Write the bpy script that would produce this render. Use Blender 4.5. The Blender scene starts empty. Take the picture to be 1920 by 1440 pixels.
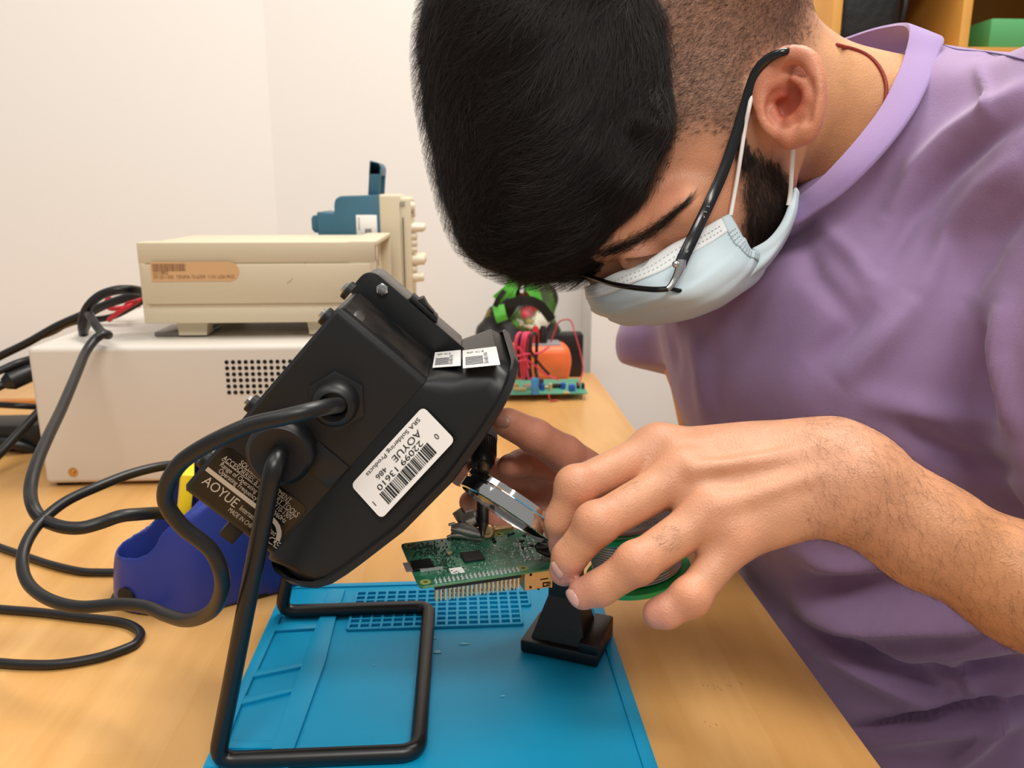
import bpy, bmesh, math, random
import numpy as np
from mathutils import Vector, Matrix
R = math.radians
SC = bpy.context.scene
COL = SC.collection
random.seed(7)
RNG = np.random.default_rng(7)

# ---------------------------------------------------------------- camera
CAM = Vector((0.0, 0.0, 1.07))
PITCH, YAW, FPX = R(13.5), R(3.5), 1500.0
cam_d = bpy.data.cameras.new('camera')
cam = bpy.data.objects.new('camera', cam_d)
COL.objects.link(cam)
cam.location = CAM
cam.rotation_euler = (math.pi / 2 - PITCH, 0, -YAW)
cam_d.sensor_width = 36.0
cam_d.lens = FPX * 36.0 / 1920.0
cam_d.clip_start = 0.01
cam_d.dof.use_dof = True
cam_d.dof.focus_distance = 0.46
cam_d.dof.aperture_fstop = 13.0
SC.camera = cam

# ---------------------------------------------------------------- light and exposure
SC.view_settings.view_transform = 'Standard'
SC.view_settings.look = 'None'
SC.view_settings.exposure = 0.0
SC.view_settings.gamma = 1.0
SC.view_settings.use_curve_mapping = False
world = bpy.data.worlds.new('world')
SC.world = world
world.use_nodes = True
bg = world.node_tree.nodes['Background']
bg.inputs[0].default_value = (1.0, 0.965, 0.93, 1)
bg.inputs[1].default_value = 0.38

def area_light(name, loc, target, sx, sy, power, color):
    d = bpy.data.lights.new(name, 'AREA')
    d.shape = 'RECTANGLE'; d.size = sx; d.size_y = sy
    d.energy = power; d.color = color
    o = bpy.data.objects.new(name, d); COL.objects.link(o)
    o.location = loc
    o.rotation_euler = (Vector(target) - Vector(loc)).to_track_quat('-Z', 'Y').to_euler()
    return o
area_light('ceiling_panel_light', (0.55, 0.95, 2.7), (0.5, 0.9, 0), 1.1, 0.5, 36, (1.0, 0.95, 0.88))
area_light('ceiling_panel_light', (-0.9, 0.2, 2.7), (-0.9, 0.25, 0), 1.2, 0.6, 9, (1.0, 0.95, 0.88))
area_light('ceiling_panel_light', (0.3, -0.9, 2.7), (0.3, -0.6, 0), 1.2, 0.6, 36, (1.0, 0.95, 0.88))
SC.cycles.max_bounces = 8
SC.cycles.use_denoising = True

# ---------------------------------------------------------------- geometry of the view (for measuring)
cr = Vector((math.cos(YAW), -math.sin(YAW), 0))
fh = Vector((math.sin(YAW), math.cos(YAW), 0))
cf = fh * math.cos(PITCH) - Vector((0, 0, 1)) * math.sin(PITCH)
cd = -(fh * math.sin(PITCH) + Vector((0, 0, 1)) * math.cos(PITCH))     # image-down
def ray(px, py):
    return cf + cr * ((px - 960) / FPX) + cd * ((py - 720) / FPX)
def W(px, py, d):
    return CAM + ray(px, py) * d
def Yp(px, py, Y):
    r = ray(px, py); return CAM + r * ((Y - CAM.y) / r.y)
def Zp(px, py, z):
    r = ray(px, py); return CAM + r * ((z - CAM.z) / r.z)
NR = np.array([cr, cd, cf])                                             # rows: right, down, forward
def project(P):
    q = (np.asarray(P) - np.array(CAM)) @ NR.T
    return 960 + FPX * q[:, 0] / q[:, 2], 720 + FPX * q[:, 1] / q[:, 2], q[:, 2]
TZ = 0.75                                                               # table top

# ---------------------------------------------------------------- materials
def lin(c):
    if isinstance(c, str):
        c = c.lstrip('#'); c = [int(c[i:i + 2], 16) / 255 for i in (0, 2, 4)]
    return tuple((x / 12.92 if x <= 0.04045 else ((x + 0.055) / 1.055) ** 2.4) for x in c[:3]) + (1.0,)
MATS = {}
def mat(name, color, rough=0.5, metal=0.0, spec=0.5, coat=0.0, bump=None, vary=None, sss=None, sheen=0.0,
        trans=0.0, alpha=1.0, stretch=None, attr=None):
    """bump=(scale, strength, distance), vary=(scale, second colour, sharpness)"""
    if name in MATS: return MATS[name]
    m = bpy.data.materials.new(name); m.use_nodes = True
    nt = m.node_tree; N = nt.nodes; L = nt.links
    b = N['Principled BSDF']
    b.inputs['Base Color'].default_value = lin(color)
    b.inputs['Roughness'].default_value = rough
    b.inputs['Metallic'].default_value = metal
    b.inputs['Specular IOR Level'].default_value = spec
    b.inputs['Coat Weight'].default_value = coat
    b.inputs['Coat Roughness'].default_value = 0.12
    b.inputs['Transmission Weight'].default_value = trans
    b.inputs['Alpha'].default_value = alpha
    if sheen: b.inputs['Sheen Weight'].default_value = sheen; b.inputs['Sheen Roughness'].default_value = 0.5
    if sss:
        b.inputs['Subsurface Weight'].default_value = sss[0]
        b.inputs['Subsurface Radius'].default_value = (1.0, 0.35, 0.18)
        b.inputs['Subsurface Scale'].default_value = sss[1]
    co = N.new('ShaderNodeTexCoord'); src = co.outputs['Object']
    if stretch:
        mp = N.new('ShaderNodeMapping'); mp.inputs['Scale'].default_value = stretch
        L.new(src, mp.inputs[0]); src = mp.outputs[0]
    if vary:
        n = N.new('ShaderNodeTexNoise'); n.inputs['Scale'].default_value = vary[0]; n.inputs['Detail'].default_value = 5
        L.new(src, n.inputs['Vector'])
        rmp = N.new('ShaderNodeMapRange'); s = vary[2] if len(vary) > 2 else 0.25
        rmp.inputs[1].default_value = 0.5 - s; rmp.inputs[2].default_value = 0.5 + s
        L.new(n.outputs['Fac'], rmp.inputs[0])
        mx = N.new('ShaderNodeMix'); mx.data_type = 'RGBA'
        mx.inputs[6].default_value = lin(color); mx.inputs[7].default_value = lin(vary[1])
        L.new(rmp.outputs[0], mx.inputs[0]); L.new(mx.outputs[2], b.inputs['Base Color'])
    if attr:
        at = N.new('ShaderNodeAttribute'); at.attribute_name = attr
        if vary:
            mu = N.new('ShaderNodeMix'); mu.data_type = 'RGBA'; mu.blend_type = 'MULTIPLY'; mu.inputs[0].default_value = 1
            L.new(mx.outputs[2], mu.inputs[6]); L.new(at.outputs['Color'], mu.inputs[7])
            L.new(mu.outputs[2], b.inputs['Base Color'])
        else:
            L.new(at.outputs['Color'], b.inputs['Base Color'])
    if bump:
        n2 = N.new('ShaderNodeTexNoise'); n2.inputs['Scale'].default_value = bump[0]; n2.inputs['Detail'].default_value = 4
        L.new(src, n2.inputs['Vector'])
        bp = N.new('ShaderNodeBump'); bp.inputs['Strength'].default_value = bump[1]; bp.inputs['Distance'].default_value = bump[2]
        L.new(n2.outputs['Fac'], bp.inputs['Height']); L.new(bp.outputs[0], b.inputs['Normal'])
    MATS[name] = m
    return m

# ---------------------------------------------------------------- objects
def tag(o, label=None, cat=None, group=None, kind=None):
    if label: o['label'] = label
    if cat: o['category'] = cat
    if group: o['group'] = group
    if kind: o['kind'] = kind
    return o
def thing(name, label, cat, loc=(0, 0, 0), group=None):
    o = bpy.data.objects.new(name, None); COL.objects.link(o); o.location = loc
    o.empty_display_size = 0.02
    return tag(o, label, cat, group)

class MB:
    """collects shapes, then links them as one mesh object"""
    def __init__(self): self.bm = bmesh.new()
    def _merge(self, t, mi=0):
        for f in t.faces: f.material_index = mi
        me = bpy.data.meshes.new('tmp'); t.to_mesh(me); t.free()
        self.bm.from_mesh(me); bpy.data.meshes.remove(me)
    def box(self, c, s, rot=None, bev=0.0, seg=2, mi=0):
        t = bmesh.new(); bmesh.ops.create_cube(t, size=1.0)
        bmesh.ops.scale(t, vec=s, verts=t.verts)
        if bev: bmesh.ops.bevel(t, geom=t.edges[:], offset=bev, segments=seg, affect='EDGES', profile=0.5)
        M = (rot.to_4x4() if rot is not None else Matrix())
        M = Matrix.Translation(Vector(c)) @ M
        bmesh.ops.transform(t, matrix=M, verts=t.verts); self._merge(t, mi); return self
    def span(self, a, b, bev=0.0, seg=2, mi=0):
        a, b = Vector(a), Vector(b)
        return self.box((a + b) / 2, [abs(x) for x in (b - a)], None, bev, seg, mi)
    def tube(self, pts, r, n=10, mi=0, cap=True, smooth=0):
        P = [Vector(p) for p in pts]
        rr = list(r) if hasattr(r, '__len__') else [r] * len(P)
        if smooth: P, rr = spline(P, smooth, rr)
        t = bmesh.new(); rings = []
        tan = (P[1] - P[0]).normalized()
        up = Vector((0, 0, 1)) if abs(tan.z) < 0.9 else Vector((1, 0, 0))
        nrm = (up - tan * up.dot(tan)).normalized()
        for i, p in enumerate(P):
            tn = (P[min(i + 1, len(P) - 1)] - P[max(i - 1, 0)])
            tn = tn.normalized() if tn.length > 1e-9 else tan
            nrm = (nrm - tn * nrm.dot(tn)).normalized(); bi = tn.cross(nrm)
            rings.append([t.verts.new(p + (nrm * math.cos(2 * math.pi * k / n) + bi * math.sin(2 * math.pi * k / n)) * rr[i]) for k in range(n)])
        for a, b in zip(rings, rings[1:]):
            for k in range(n): t.faces.new((a[k], a[(k + 1) % n], b[(k + 1) % n], b[k]))
        if cap: t.faces.new(rings[0][::-1]); t.faces.new(rings[-1])
        self._merge(t, mi); return self
    def cyl(self, a, b, r, n=24, r2=None, mi=0):
        return self.tube([a, b], [r, r if r2 is None else r2], n, mi)
    def lathe(self, o, axis, prof, n=32, mi=0, xref=None):
        """prof: list of (radius, height along axis)"""
        o = Vector(o); ax = Vector(axis).normalized()
        u = Vector(xref) if xref is not None else (Vector((0, 0, 1)) if abs(ax.z) < 0.9 else Vector((1, 0, 0)))
        u = (u - ax * u.dot(ax)).normalized(); v = ax.cross(u)
        t = bmesh.new(); rings = []
        for (r, h) in prof:
            if r < 1e-7: rings.append([t.verts.new(o + ax * h)])
            else: rings.append([t.verts.new(o + ax * h + (u * math.cos(2 * math.pi * k / n) + v * math.sin(2 * math.pi * k / n)) * r) for k in range(n)])
        for a, b in zip(rings, rings[1:]):
            for k in range(n):
                k2 = (k + 1) % n
                if len(a) == 1 and len(b) == 1: continue
                if len(a) == 1: t.faces.new((a[0], b[k2], b[k]))
                elif len(b) == 1: t.faces.new((a[k], a[k2], b[0]))
                else: t.faces.new((a[k], a[k2], b[k2], b[k]))
        self._merge(t, mi); return self
    def prism(self, poly, thick, bev=0.0, mi=0, seg=2):
        """poly: 3D loop, thick: vector"""
        t = bmesh.new(); th = Vector(thick)
        a = [t.verts.new(Vector(p)) for p in poly]; b = [t.verts.new(Vector(p) + th) for p in poly]
        t.faces.new(a[::-1]); t.faces.new(b)
        for k in range(len(a)):
            k2 = (k + 1) % len(a); t.faces.new((a[k], a[k2], b[k2], b[k]))
        bmesh.ops.recalc_face_normals(t, faces=t.faces)
        if bev: bmesh.ops.bevel(t, geom=t.edges[:], offset=bev, segments=seg, affect='EDGES', profile=0.5)
        self._merge(t, mi); return self
    def loft(self, loops, cap=True, mi=0, closed=True):
        t = bmesh.new(); rings = [[t.verts.new(Vector(p)) for p in lp] for lp in loops]
        n = len(rings[0])
        for a, b in zip(rings, rings[1:]):
            for k in range(n if closed else n - 1): t.faces.new((a[k], a[(k + 1) % n], b[(k + 1) % n], b[k]))
        if cap: t.faces.new(rings[0][::-1]); t.faces.new(rings[-1])
        bmesh.ops.recalc_face_normals(t, faces=t.faces)
        self._merge(t, mi); return self
    def quad(self, a, b, c, d, mi=0):
        t = bmesh.new(); t.faces.new([t.verts.new(Vector(p)) for p in (a, b, c, d)]); self._merge(t, mi); return self
    def ball(self, c, r, mi=0, seg=16):
        t = bmesh.new(); bmesh.ops.create_uvsphere(t, u_segments=seg, v_segments=max(6, seg // 2), radius=1.0)
        rr = r if hasattr(r, '__len__') else (r, r, r)
        bmesh.ops.scale(t, vec=rr, verts=t.verts); bmesh.ops.translate(t, vec=Vector(c), verts=t.verts)
        self._merge(t, mi); return self
    def build(self, name, m, parent=None, smooth=40, normals=True):
        me = bpy.data.meshes.new(name)
        if normals: bmesh.ops.recalc_face_normals(self.bm, faces=self.bm.faces)
        self.bm.to_mesh(me); self.bm.free()
        for x in (m if isinstance(m, (list, tuple)) else [m]): me.materials.append(x)
        if smooth:
            me.polygons.foreach_set('use_smooth', [True] * len(me.polygons))
            me.set_sharp_from_angle(angle=R(smooth))
        o = bpy.data.objects.new(name, me); COL.objects.link(o)
        if parent is not None:
            o.parent = parent
            o.matrix_parent_inverse = Matrix.Translation(-Vector(parent.location))
        return o

def spline(P, sub, rr=None):
    """Catmull-Rom through the points"""
    P = [Vector(p) for p in P]; out = []; ro = []
    rr = rr or [1] * len(P)
    Q = [P[0] * 2 - P[1]] + P + [P[-1] * 2 - P[-2]]
    for i in range(len(P) - 1):
        p0, p1, p2, p3 = Q[i:i + 4]
        for k in range(sub):
            t = k / sub
            out.append(0.5 * ((2 * p1) + (p2 - p0) * t + (2 * p0 - 5 * p1 + 4 * p2 - p3) * t * t + (3 * p1 - p0 - 3 * p2 + p3) * t ** 3))
            ro.append(rr[i] * (1 - t) + rr[i + 1] * t)
    out.append(P[-1]); ro.append(rr[-1])
    return out, ro

def text_into(mb, s, o, u, v, size, mi=0, align='LEFT', lift=0.0002, sx=1.0, fit=None):
    """write s on the plane with reading direction u and upward direction v"""
    cu = bpy.data.curves.new('t', 'FONT'); cu.body = s; cu.size = size; cu.align_x = align
    ob = bpy.data.objects.new('t', cu); COL.objects.link(ob)
    dg = bpy.context.evaluated_depsgraph_get()
    me = bpy.data.meshes.new_from_object(ob.evaluated_get(dg))
    bpy.data.objects.remove(ob); bpy.data.curves.remove(cu)
    u = Vector(u).normalized(); v = Vector(v).normalized(); n = u.cross(v)
    if fit: sx = fit / max(1e-6, max(p.co.x for p in me.vertices))
    for p in me.vertices:
        p.co = Vector(o) + u * p.co.x * sx + v * p.co.y + n * lift
    t = bmesh.new(); t.from_mesh(me); bpy.data.meshes.remove(me); mb._merge(t, mi)

def barcode_into(mb, o, u, v, w, h, mi=0, lift=0.0002, seed=3, fill=0.55):
    rn = random.Random(seed); u = Vector(u).normalized(); v = Vector(v).normalized(); n = u.cross(v)
    x = 0.0; o = Vector(o) + n * lift; unit = w / 60.0
    while x < w:
        bw = unit * rn.choice((0.6, 0.6, 1.1, 1.6)); 
        if x + bw > w: break
        mb.quad(o + u * x, o + u * (x + bw), o + u * (x + bw) + v * h, o + u * x + v * h, mi)
        x += bw + unit * rn.choice((0.5, 0.7, 1.2))

def cable(name, pts, r, m, label=None, cat=None, group=None, parent=None, sub=8, n=12):
    mb = MB(); mb.tube(pts, r, n, smooth=sub)
    o = mb.build(name, m, parent, smooth=60)
    if label: tag(o, label, cat, group)
    return o

def mesh_np(name, V, Fq, m, parent=None, smooth=True, colors=None, attr='tint'):
    me = bpy.data.meshes.new(name)
    V = np.asarray(V, dtype=np.float32); Fq = np.asarray(Fq, dtype=np.int32); k = Fq.shape[1]
    me.vertices.add(len(V)); me.vertices.foreach_set('co', V.ravel())
    me.loops.add(Fq.size); me.loops.foreach_set('vertex_index', Fq.ravel())
    me.polygons.add(len(Fq)); me.polygons.foreach_set('loop_start', np.arange(0, Fq.size, k, dtype=np.int32))
    me.polygons.foreach_set('loop_total', np.full(len(Fq), k, dtype=np.int32))
    if smooth: me.polygons.foreach_set('use_smooth', np.ones(len(Fq), dtype=bool))
    me.update(calc_edges=True)
    if colors is not None:
        ca = me.color_attributes.new(attr, 'FLOAT_COLOR', 'POINT')
        c4 = np.ones((len(V), 4), dtype=np.float32); c4[:, :3] = colors
        ca.data.foreach_set('color', c4.ravel())
    for x in (m if isinstance(m, (list, tuple)) else [m]): me.materials.append(x)
    o = bpy.data.objects.new(name, me); COL.objects.link(o)
    if parent is not None:
        o.parent = parent; o.matrix_parent_inverse = Matrix.Translation(-Vector(parent.location))
    return o

# ---------------------------------------------------------------- smooth implicit surfaces
class Field:
    def __init__(s, lo, hi, h):
        s.lo = np.array(lo, dtype=np.float64); s.h = h
        s.n = np.ceil((np.array(hi) - s.lo) / h).astype(int) + 1
        s.ax = [(s.lo[i] + h * np.arange(s.n[i])).astype(np.float32) for i in range(3)]
        s.F = np.full(s.n, 1e3, dtype=np.float32)
    def _win(s, lo, hi):
        sl = []
        for i in range(3):
            a = max(0, int(math.floor((lo[i] - s.lo[i]) / s.h))); b = min(int(s.n[i]), int(math.ceil((hi[i] - s.lo[i]) / s.h)) + 1)
            if b <= a: return None
            sl.append(slice(a, b))
        return tuple(sl)
    def _pts(s, sl):
        return s.ax[0][sl[0]][:, None, None], s.ax[1][sl[1]][None, :, None], s.ax[2][sl[2]][None, None, :]
    def _comb(s, sl, d, k, op):
        A = s.F[sl]
        if op == 'sub': d = -d; h = np.maximum(k - np.abs(A - d), 0) / k; s.F[sl] = np.maximum(A, d) + h * h * k * 0.25
        else: h = np.maximum(k - np.abs(A - d), 0) / k; s.F[sl] = np.minimum(A, d) - h * h * k * 0.25
    def run(s, prims):
        for p in prims:
            ty = p[0]
            if ty == 'cap':
                _, a, b, ra, rb, k, op = p
                a = np.array(a); b = np.array(b); m = max(ra, rb) + k + 4 * s.h
                sl = s._win(np.minimum(a, b) - m, np.maximum(a, b) + m)
                if sl is None: continue
                X, Y, Z = s._pts(sl); ab = b - a; L2 = float(ab @ ab) + 1e-12
                t = np.clip(((X - a[0]) * ab[0] + (Y - a[1]) * ab[1] + (Z - a[2]) * ab[2]) / L2, 0, 1)
                d = np.sqrt((X - a[0] - t * ab[0]) ** 2 + (Y - a[1] - t * ab[1]) ** 2 + (Z - a[2] - t * ab[2]) ** 2) - (ra + t * (rb - ra))
            elif ty == 'ell':
                _, c, rad, M, k, op = p        # M rows = local axes
                c = np.array(c); rad = np.array(rad, dtype=float); mx = rad.max() + k + 4 * s.h
                sl = s._win(c - mx, c + mx)
                if sl is None: continue
                X, Y, Z = s._pts(sl); X = X - c[0]; Y = Y - c[1]; Z = Z - c[2]
                q = [X * M[i][0] + Y * M[i][1] + Z * M[i][2] for i in range(3)]
                k0 = np.sqrt((q[0] / rad[0]) ** 2 + (q[1] / rad[1]) ** 2 + (q[2] / rad[2]) ** 2)
                k1 = np.sqrt((q[0] / rad[0] ** 2) ** 2 + (q[1] / rad[1] ** 2) ** 2 + (q[2] / rad[2] ** 2) ** 2) + 1e-9
                d = k0 * (k0 - 1) / k1
            elif ty == 'box':
                _, c, half, M, rnd, k, op = p
                c = np.array(c); half = np.array(half, dtype=float); mx = float(np.linalg.norm(half)) + k + 4 * s.h
                sl = s._win(c - mx, c + mx)
                if sl is None: continue
                X, Y, Z = s._pts(sl); X = X - c[0]; Y = Y - c[1]; Z = Z - c[2]
                q = [np.abs(X * M[i][0] + Y * M[i][1] + Z * M[i][2]) - (half[i] - rnd) for i in range(3)]
                d = np.sqrt(np.maximum(q[0], 0) ** 2 + np.maximum(q[1], 0) ** 2 + np.maximum(q[2], 0) ** 2) + np.minimum(np.maximum(q[0], np.maximum(q[1], q[2])), 0) - rnd
            s._comb(sl, d.astype(np.float32), k, op)
        return s
    def mesh(s):
        F = s.F; ins = F < 0
        cx, cy, cz = (s.n - 1)
        cnt = np.zeros((cx, cy, cz), dtype=np.int8)
        for i in (0, 1):
            for j in (0, 1):
                for k in (0, 1): cnt += ins[i:i + cx, j:j + cy, k:k + cz]
        act = (cnt > 0) & (cnt < 8); del cnt
        I = np.argwhere(act); n = len(I)
        idx = np.full((cx, cy, cz), -1, dtype=np.int32); idx[act] = np.arange(n, dtype=np.int32)
        corner = np.array([[i, j, k] for i in (0, 1) for j in (0, 1) for k in (0, 1)])
        val = np.stack([F[I[:, 0] + c[0], I[:, 1] + c[1], I[:, 2] + c[2]] for c in corner], 1)
        S = np.zeros((n, 3)); C = np.zeros(n)
        for a in range(8):
            for b in range(a + 1, 8):
                if np.abs(corner[a] - corner[b]).sum() != 1: continue
                va, vb = val[:, a], val[:, b]; m = (va < 0) != (vb < 0)
                t = np.where(m, va / np.where(m, va - vb, 1), 0)
                P = corner[a] + t[:, None] * (corner[b] - corner[a])
                S += P * m[:, None]; C += m
        V = (I + S / C[:, None]) * s.h + s.lo
        quads = []
        for ax in range(3):
            o1, o2 = (ax + 1) % 3, (ax + 2) % 3
            sl0 = [slice(None)] * 3; sl1 = [slice(None)] * 3
            sl0[ax] = slice(0, -1); sl1[ax] = slice(1, None)
            a = ins[tuple(sl0)]; b = ins[tuple(sl1)]
            E = np.argwhere(a != b)
            ok = (E[:, o1] > 0) & (E[:, o2] > 0) & (E[:, o1] < s.n[o1] - 1) & (E[:, o2] < s.n[o2] - 1)
            E = E[ok]; av = a[E[:, 0], E[:, 1], E[:, 2]]
            def cell(d1, d2):
                Q = E.copy(); Q[:, o1] -= d1; Q[:, o2] -= d2; return idx[Q[:, 0], Q[:, 1], Q[:, 2]]
            q = np.stack([cell(1, 1), cell(0, 1), cell(0, 0), cell(1, 0)], 1)
            q[~av] = q[~av][:, ::-1]
            quads.append(q)
        Q = np.concatenate(quads); Q = Q[(Q >= 0).all(1)]
        return V, Q
def relax(V, Q, it=2, lam=0.5):
    n = len(V)
    e = np.concatenate([Q[:, [0, 1]], Q[:, [1, 2]], Q[:, [2, 3]], Q[:, [3, 0]]])
    for _ in range(it):
        S = np.zeros_like(V); C = np.zeros(n)
        for c in range(3):
            S[:, c] = np.bincount(e[:, 0], V[e[:, 1], c], n) + np.bincount(e[:, 1], V[e[:, 0], c], n)
        C = np.bincount(e[:, 0], minlength=n) + np.bincount(e[:, 1], minlength=n)
        V = V + lam * (S / np.maximum(C, 1)[:, None] - V)
    return V
def vnormals(V, Q):
    a, b, c, d = (V[Q[:, i]] for i in range(4))
    fn = np.cross(c - a, d - b); N = np.zeros_like(V)
    for i in range(4):
        for ax in range(3): N[:, ax] += np.bincount(Q[:, i], fn[:, ax], len(V))
    return N / (np.linalg.norm(N, axis=1)[:, None] + 1e-12)
def cap(a, b, ra, rb=None, k=0.004, op='add'): return ('cap', tuple(a), tuple(b), ra, ra if rb is None else rb, k, op)
def chain(pts, radii, k=0.004): return [cap(pts[i], pts[i + 1], radii[i], radii[i + 1], k) for i in range(len(pts) - 1)]
def camrot(ang=0.0, yaw=0.0):
    """axes in the view's own right / down / forward frame, turned by ang (clockwise in the picture)"""
    c, s_ = math.cos(R(ang)), math.sin(R(ang))
    a = cr * c + cd * s_; b = cd * c - cr * s_; f = cf.copy()
    if yaw:
        c2, s2 = math.cos(R(yaw)), math.sin(R(yaw)); a, f = a * c2 + f * s2, f * c2 - a * s2
    return (tuple(a), tuple(b), tuple(f))
def ell(c, rad, M=None, k=0.01, op='add'): return ('ell', tuple(c), tuple(rad), M or camrot(), k, op)
def inpoly(x, y, poly):
    P = np.array(poly, dtype=float); r = np.zeros(len(x), dtype=bool)
    for i in range(len(P)):
        x1, y1 = P[i - 1]; x2, y2 = P[i]
        c = ((y1 > y) != (y2 > y)) & (x < (x2 - x1) * (y - y1) / (y2 - y1 + 1e-12) + x1); r ^= c
    return r
def polydist(x, y, line):
    """distance to a polyline"""
    P = np.array(line, dtype=float); D = np.full(len(x), 1e9); T = np.zeros(len(x)); acc = 0
    for i in range(len(P) - 1):
        a, b = P[i], P[i + 1]; ab = b - a; L = np.hypot(*ab)
        t = np.clip(((x - a[0]) * ab[0] + (y - a[1]) * ab[1]) / (L * L + 1e-9), 0, 1)
        d = np.hypot(x - a[0] - t * ab[0], y - a[1] - t * ab[1])
        m = d < D; D = np.where(m, d, D); T = np.where(m, acc + t * L, T); acc += L
    return D, T / acc
# ================================================================ the room
def struct(name, mb, m, smooth=0): 
    o = mb.build(name, m, None, smooth=smooth); o['kind'] = 'structure'; return o
m_wall = mat('wall_paint', '#f5f1ec', 0.85, bump=(220, 0.05, 0.001))
m_floor = mat('floor_vinyl', '#a89f93', 0.6, vary=(3, '#998f82'))
WB = 1.56
pr_x = Yp(1108, 640, 1.435).x
c516 = Yp(512, 300, WB)                                         # the corner of left and back wall
mb = MB(); mb.span((c516.x, WB, 0), (pr_x, WB + 0.08, 2.8)); struct('wall_back', mb, m_wall)
# the left wall runs slightly towards the viewer
wl = Yp(-260, 300, 1.465)
dirw = Vector((c516.x - wl.x, WB - 1.465, 0)).normalized(); nw = Vector((-dirw.y, dirw.x, 0))
a = Vector((c516.x, WB, 0)); b = a - dirw * 1.6
mb = MB(); mb.prism([a, b, b + nw * 0.08, a + nw * 0.08], (0, 0, 2.8)); struct('wall_left', mb, m_wall)
# short return of the wall beside the end of the table, then the wall further right
WR = 1.435
pr = Yp(1108, 640, WR)
mb = MB(); mb.span((pr.x, WR, 0), (2.6, WB + 0.06, 2.8)); struct('wall_right', mb, m_wall)
mb = MB(); mb.span((-2.2, -1.6, -0.05), (2.6, 1.7, 0)); struct('floor', mb, m_floor)

# ---- table
def wood_mat(name, c1, c2, c3, scale=(9.0, 1.1, 9.0), plank=0.045):
    m = bpy.data.materials.new(name); m.use_nodes = True; N = m.node_tree.nodes; L = m.node_tree.links
    b = N['Principled BSDF']; b.inputs['Roughness'].default_value = 0.33; b.inputs['Specular IOR Level'].default_value = 0.45
    co = N.new('ShaderNodeTexCoord')
    mp = N.new('ShaderNodeMapping'); mp.inputs['Scale'].default_value = scale; L.new(co.outputs['Object'], mp.inputs[0])
    n = N.new('ShaderNodeTexNoise'); n.inputs['Scale'].default_value = 3.0; n.inputs['Detail'].default_value = 8; n.inputs['Roughness'].default_value = 0.62
    L.new(mp.outputs[0], n.inputs['Vector'])
    mp2 = N.new('ShaderNodeMapping'); mp2.inputs['Rotation'].default_value = (0, 0, R(90)); L.new(co.outputs['Object'], mp2.inputs[0])
    br = N.new('ShaderNodeTexBrick'); br.offset = 0.37; br.inputs['Scale'].default_value = 1.0
    br.inputs['Brick Width'].default_value = 0.42; br.inputs['Row Height'].default_value = plank
    br.inputs['Mortar Size'].default_value = 0.0004; br.inputs['Mortar Smooth'].default_value = 0.5
    br.inputs['Color1'].default_value = (0.0, 0, 0, 1); br.inputs['Color2'].default_value = (1, 1, 1, 1); br.inputs['Mortar'].default_value = (0.25, 0.25, 0.25, 1)
    L.new(mp2.outputs[0], br.inputs['Vector'])
    mx = N.new('ShaderNodeMix'); mx.data_type = 'RGBA'; mx.inputs[6].default_value = lin(c1); mx.inputs[7].default_value = lin(c2)
    L.new(br.outputs['Color'], mx.inputs[0])
    rp = N.new('ShaderNodeMapRange'); rp.inputs[1].default_value = 0.42; rp.inputs[2].default_value = 0.75
    L.new(n.outputs['Fac'], rp.inputs[0])
    mx2 = N.new('ShaderNodeMix'); mx2.data_type = 'RGBA'; mx2.inputs[7].default_value = lin(c3)
    L.new(mx.outputs[2], mx2.inputs[6]); L.new(rp.outputs[0], mx2.inputs[0]); L.new(mx2.outputs[2], b.inputs['Base Color'])
    return m
m_wood = wood_mat('table_maple', '#dead6d', '#d6a25f', '#c89350')
TE = Zp(1655, 1440, TZ).x                                        # right (front) edge of the table
TF = Zp(1100, 699, TZ).y                                         # far end
tab = thing('workbench', 'long light maple workbench under the blue mat and the instruments', 'table', (0, 0.5, 0))
a = Vector((TE, -0.25, 0)); 
mb = MB(); mb.span((-1.05, -0.25, TZ - 0.03), (TE, TF, TZ), bev=0.002); mb.build('tabletop', m_wood, tab)
m_frame = mat('bench_metal', '#6b6b6b', 0.5, 0.3)
for x in (-0.95, TE - 0.12):
    for y in (-0.15, TF - 0.1):
        MB().span((x - 0.02, y - 0.02, 0), (x + 0.02, y + 0.02, TZ - 0.0302)).build('leg', m_frame, tab)
# pencil and burn marks on the wood
m_mark = mat('pencil_mark', '#8a7a68', 0.8)
mb = MB()
rn = random.Random(5)
for (px, py, n) in ((1335, 1290, 8), (1378, 1283, 7), (848, 985, 5), (1335, 1357, 3)):
    mb = MB()
    for k in range(n):
        p = Zp(px + rn.uniform(-16, 16), py + rn.uniform(-5, 5), TZ + 0.0002); q = p + Vector((rn.uniform(-.001, .0012), rn.uniform(-.0025, .0025), 0))
        s = Vector((0.00035, 0, 0)); mb.quad(p, p + s, q + s, q)
    mb.build('pencil_mark', m_mark, tab, smooth=0)

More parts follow.
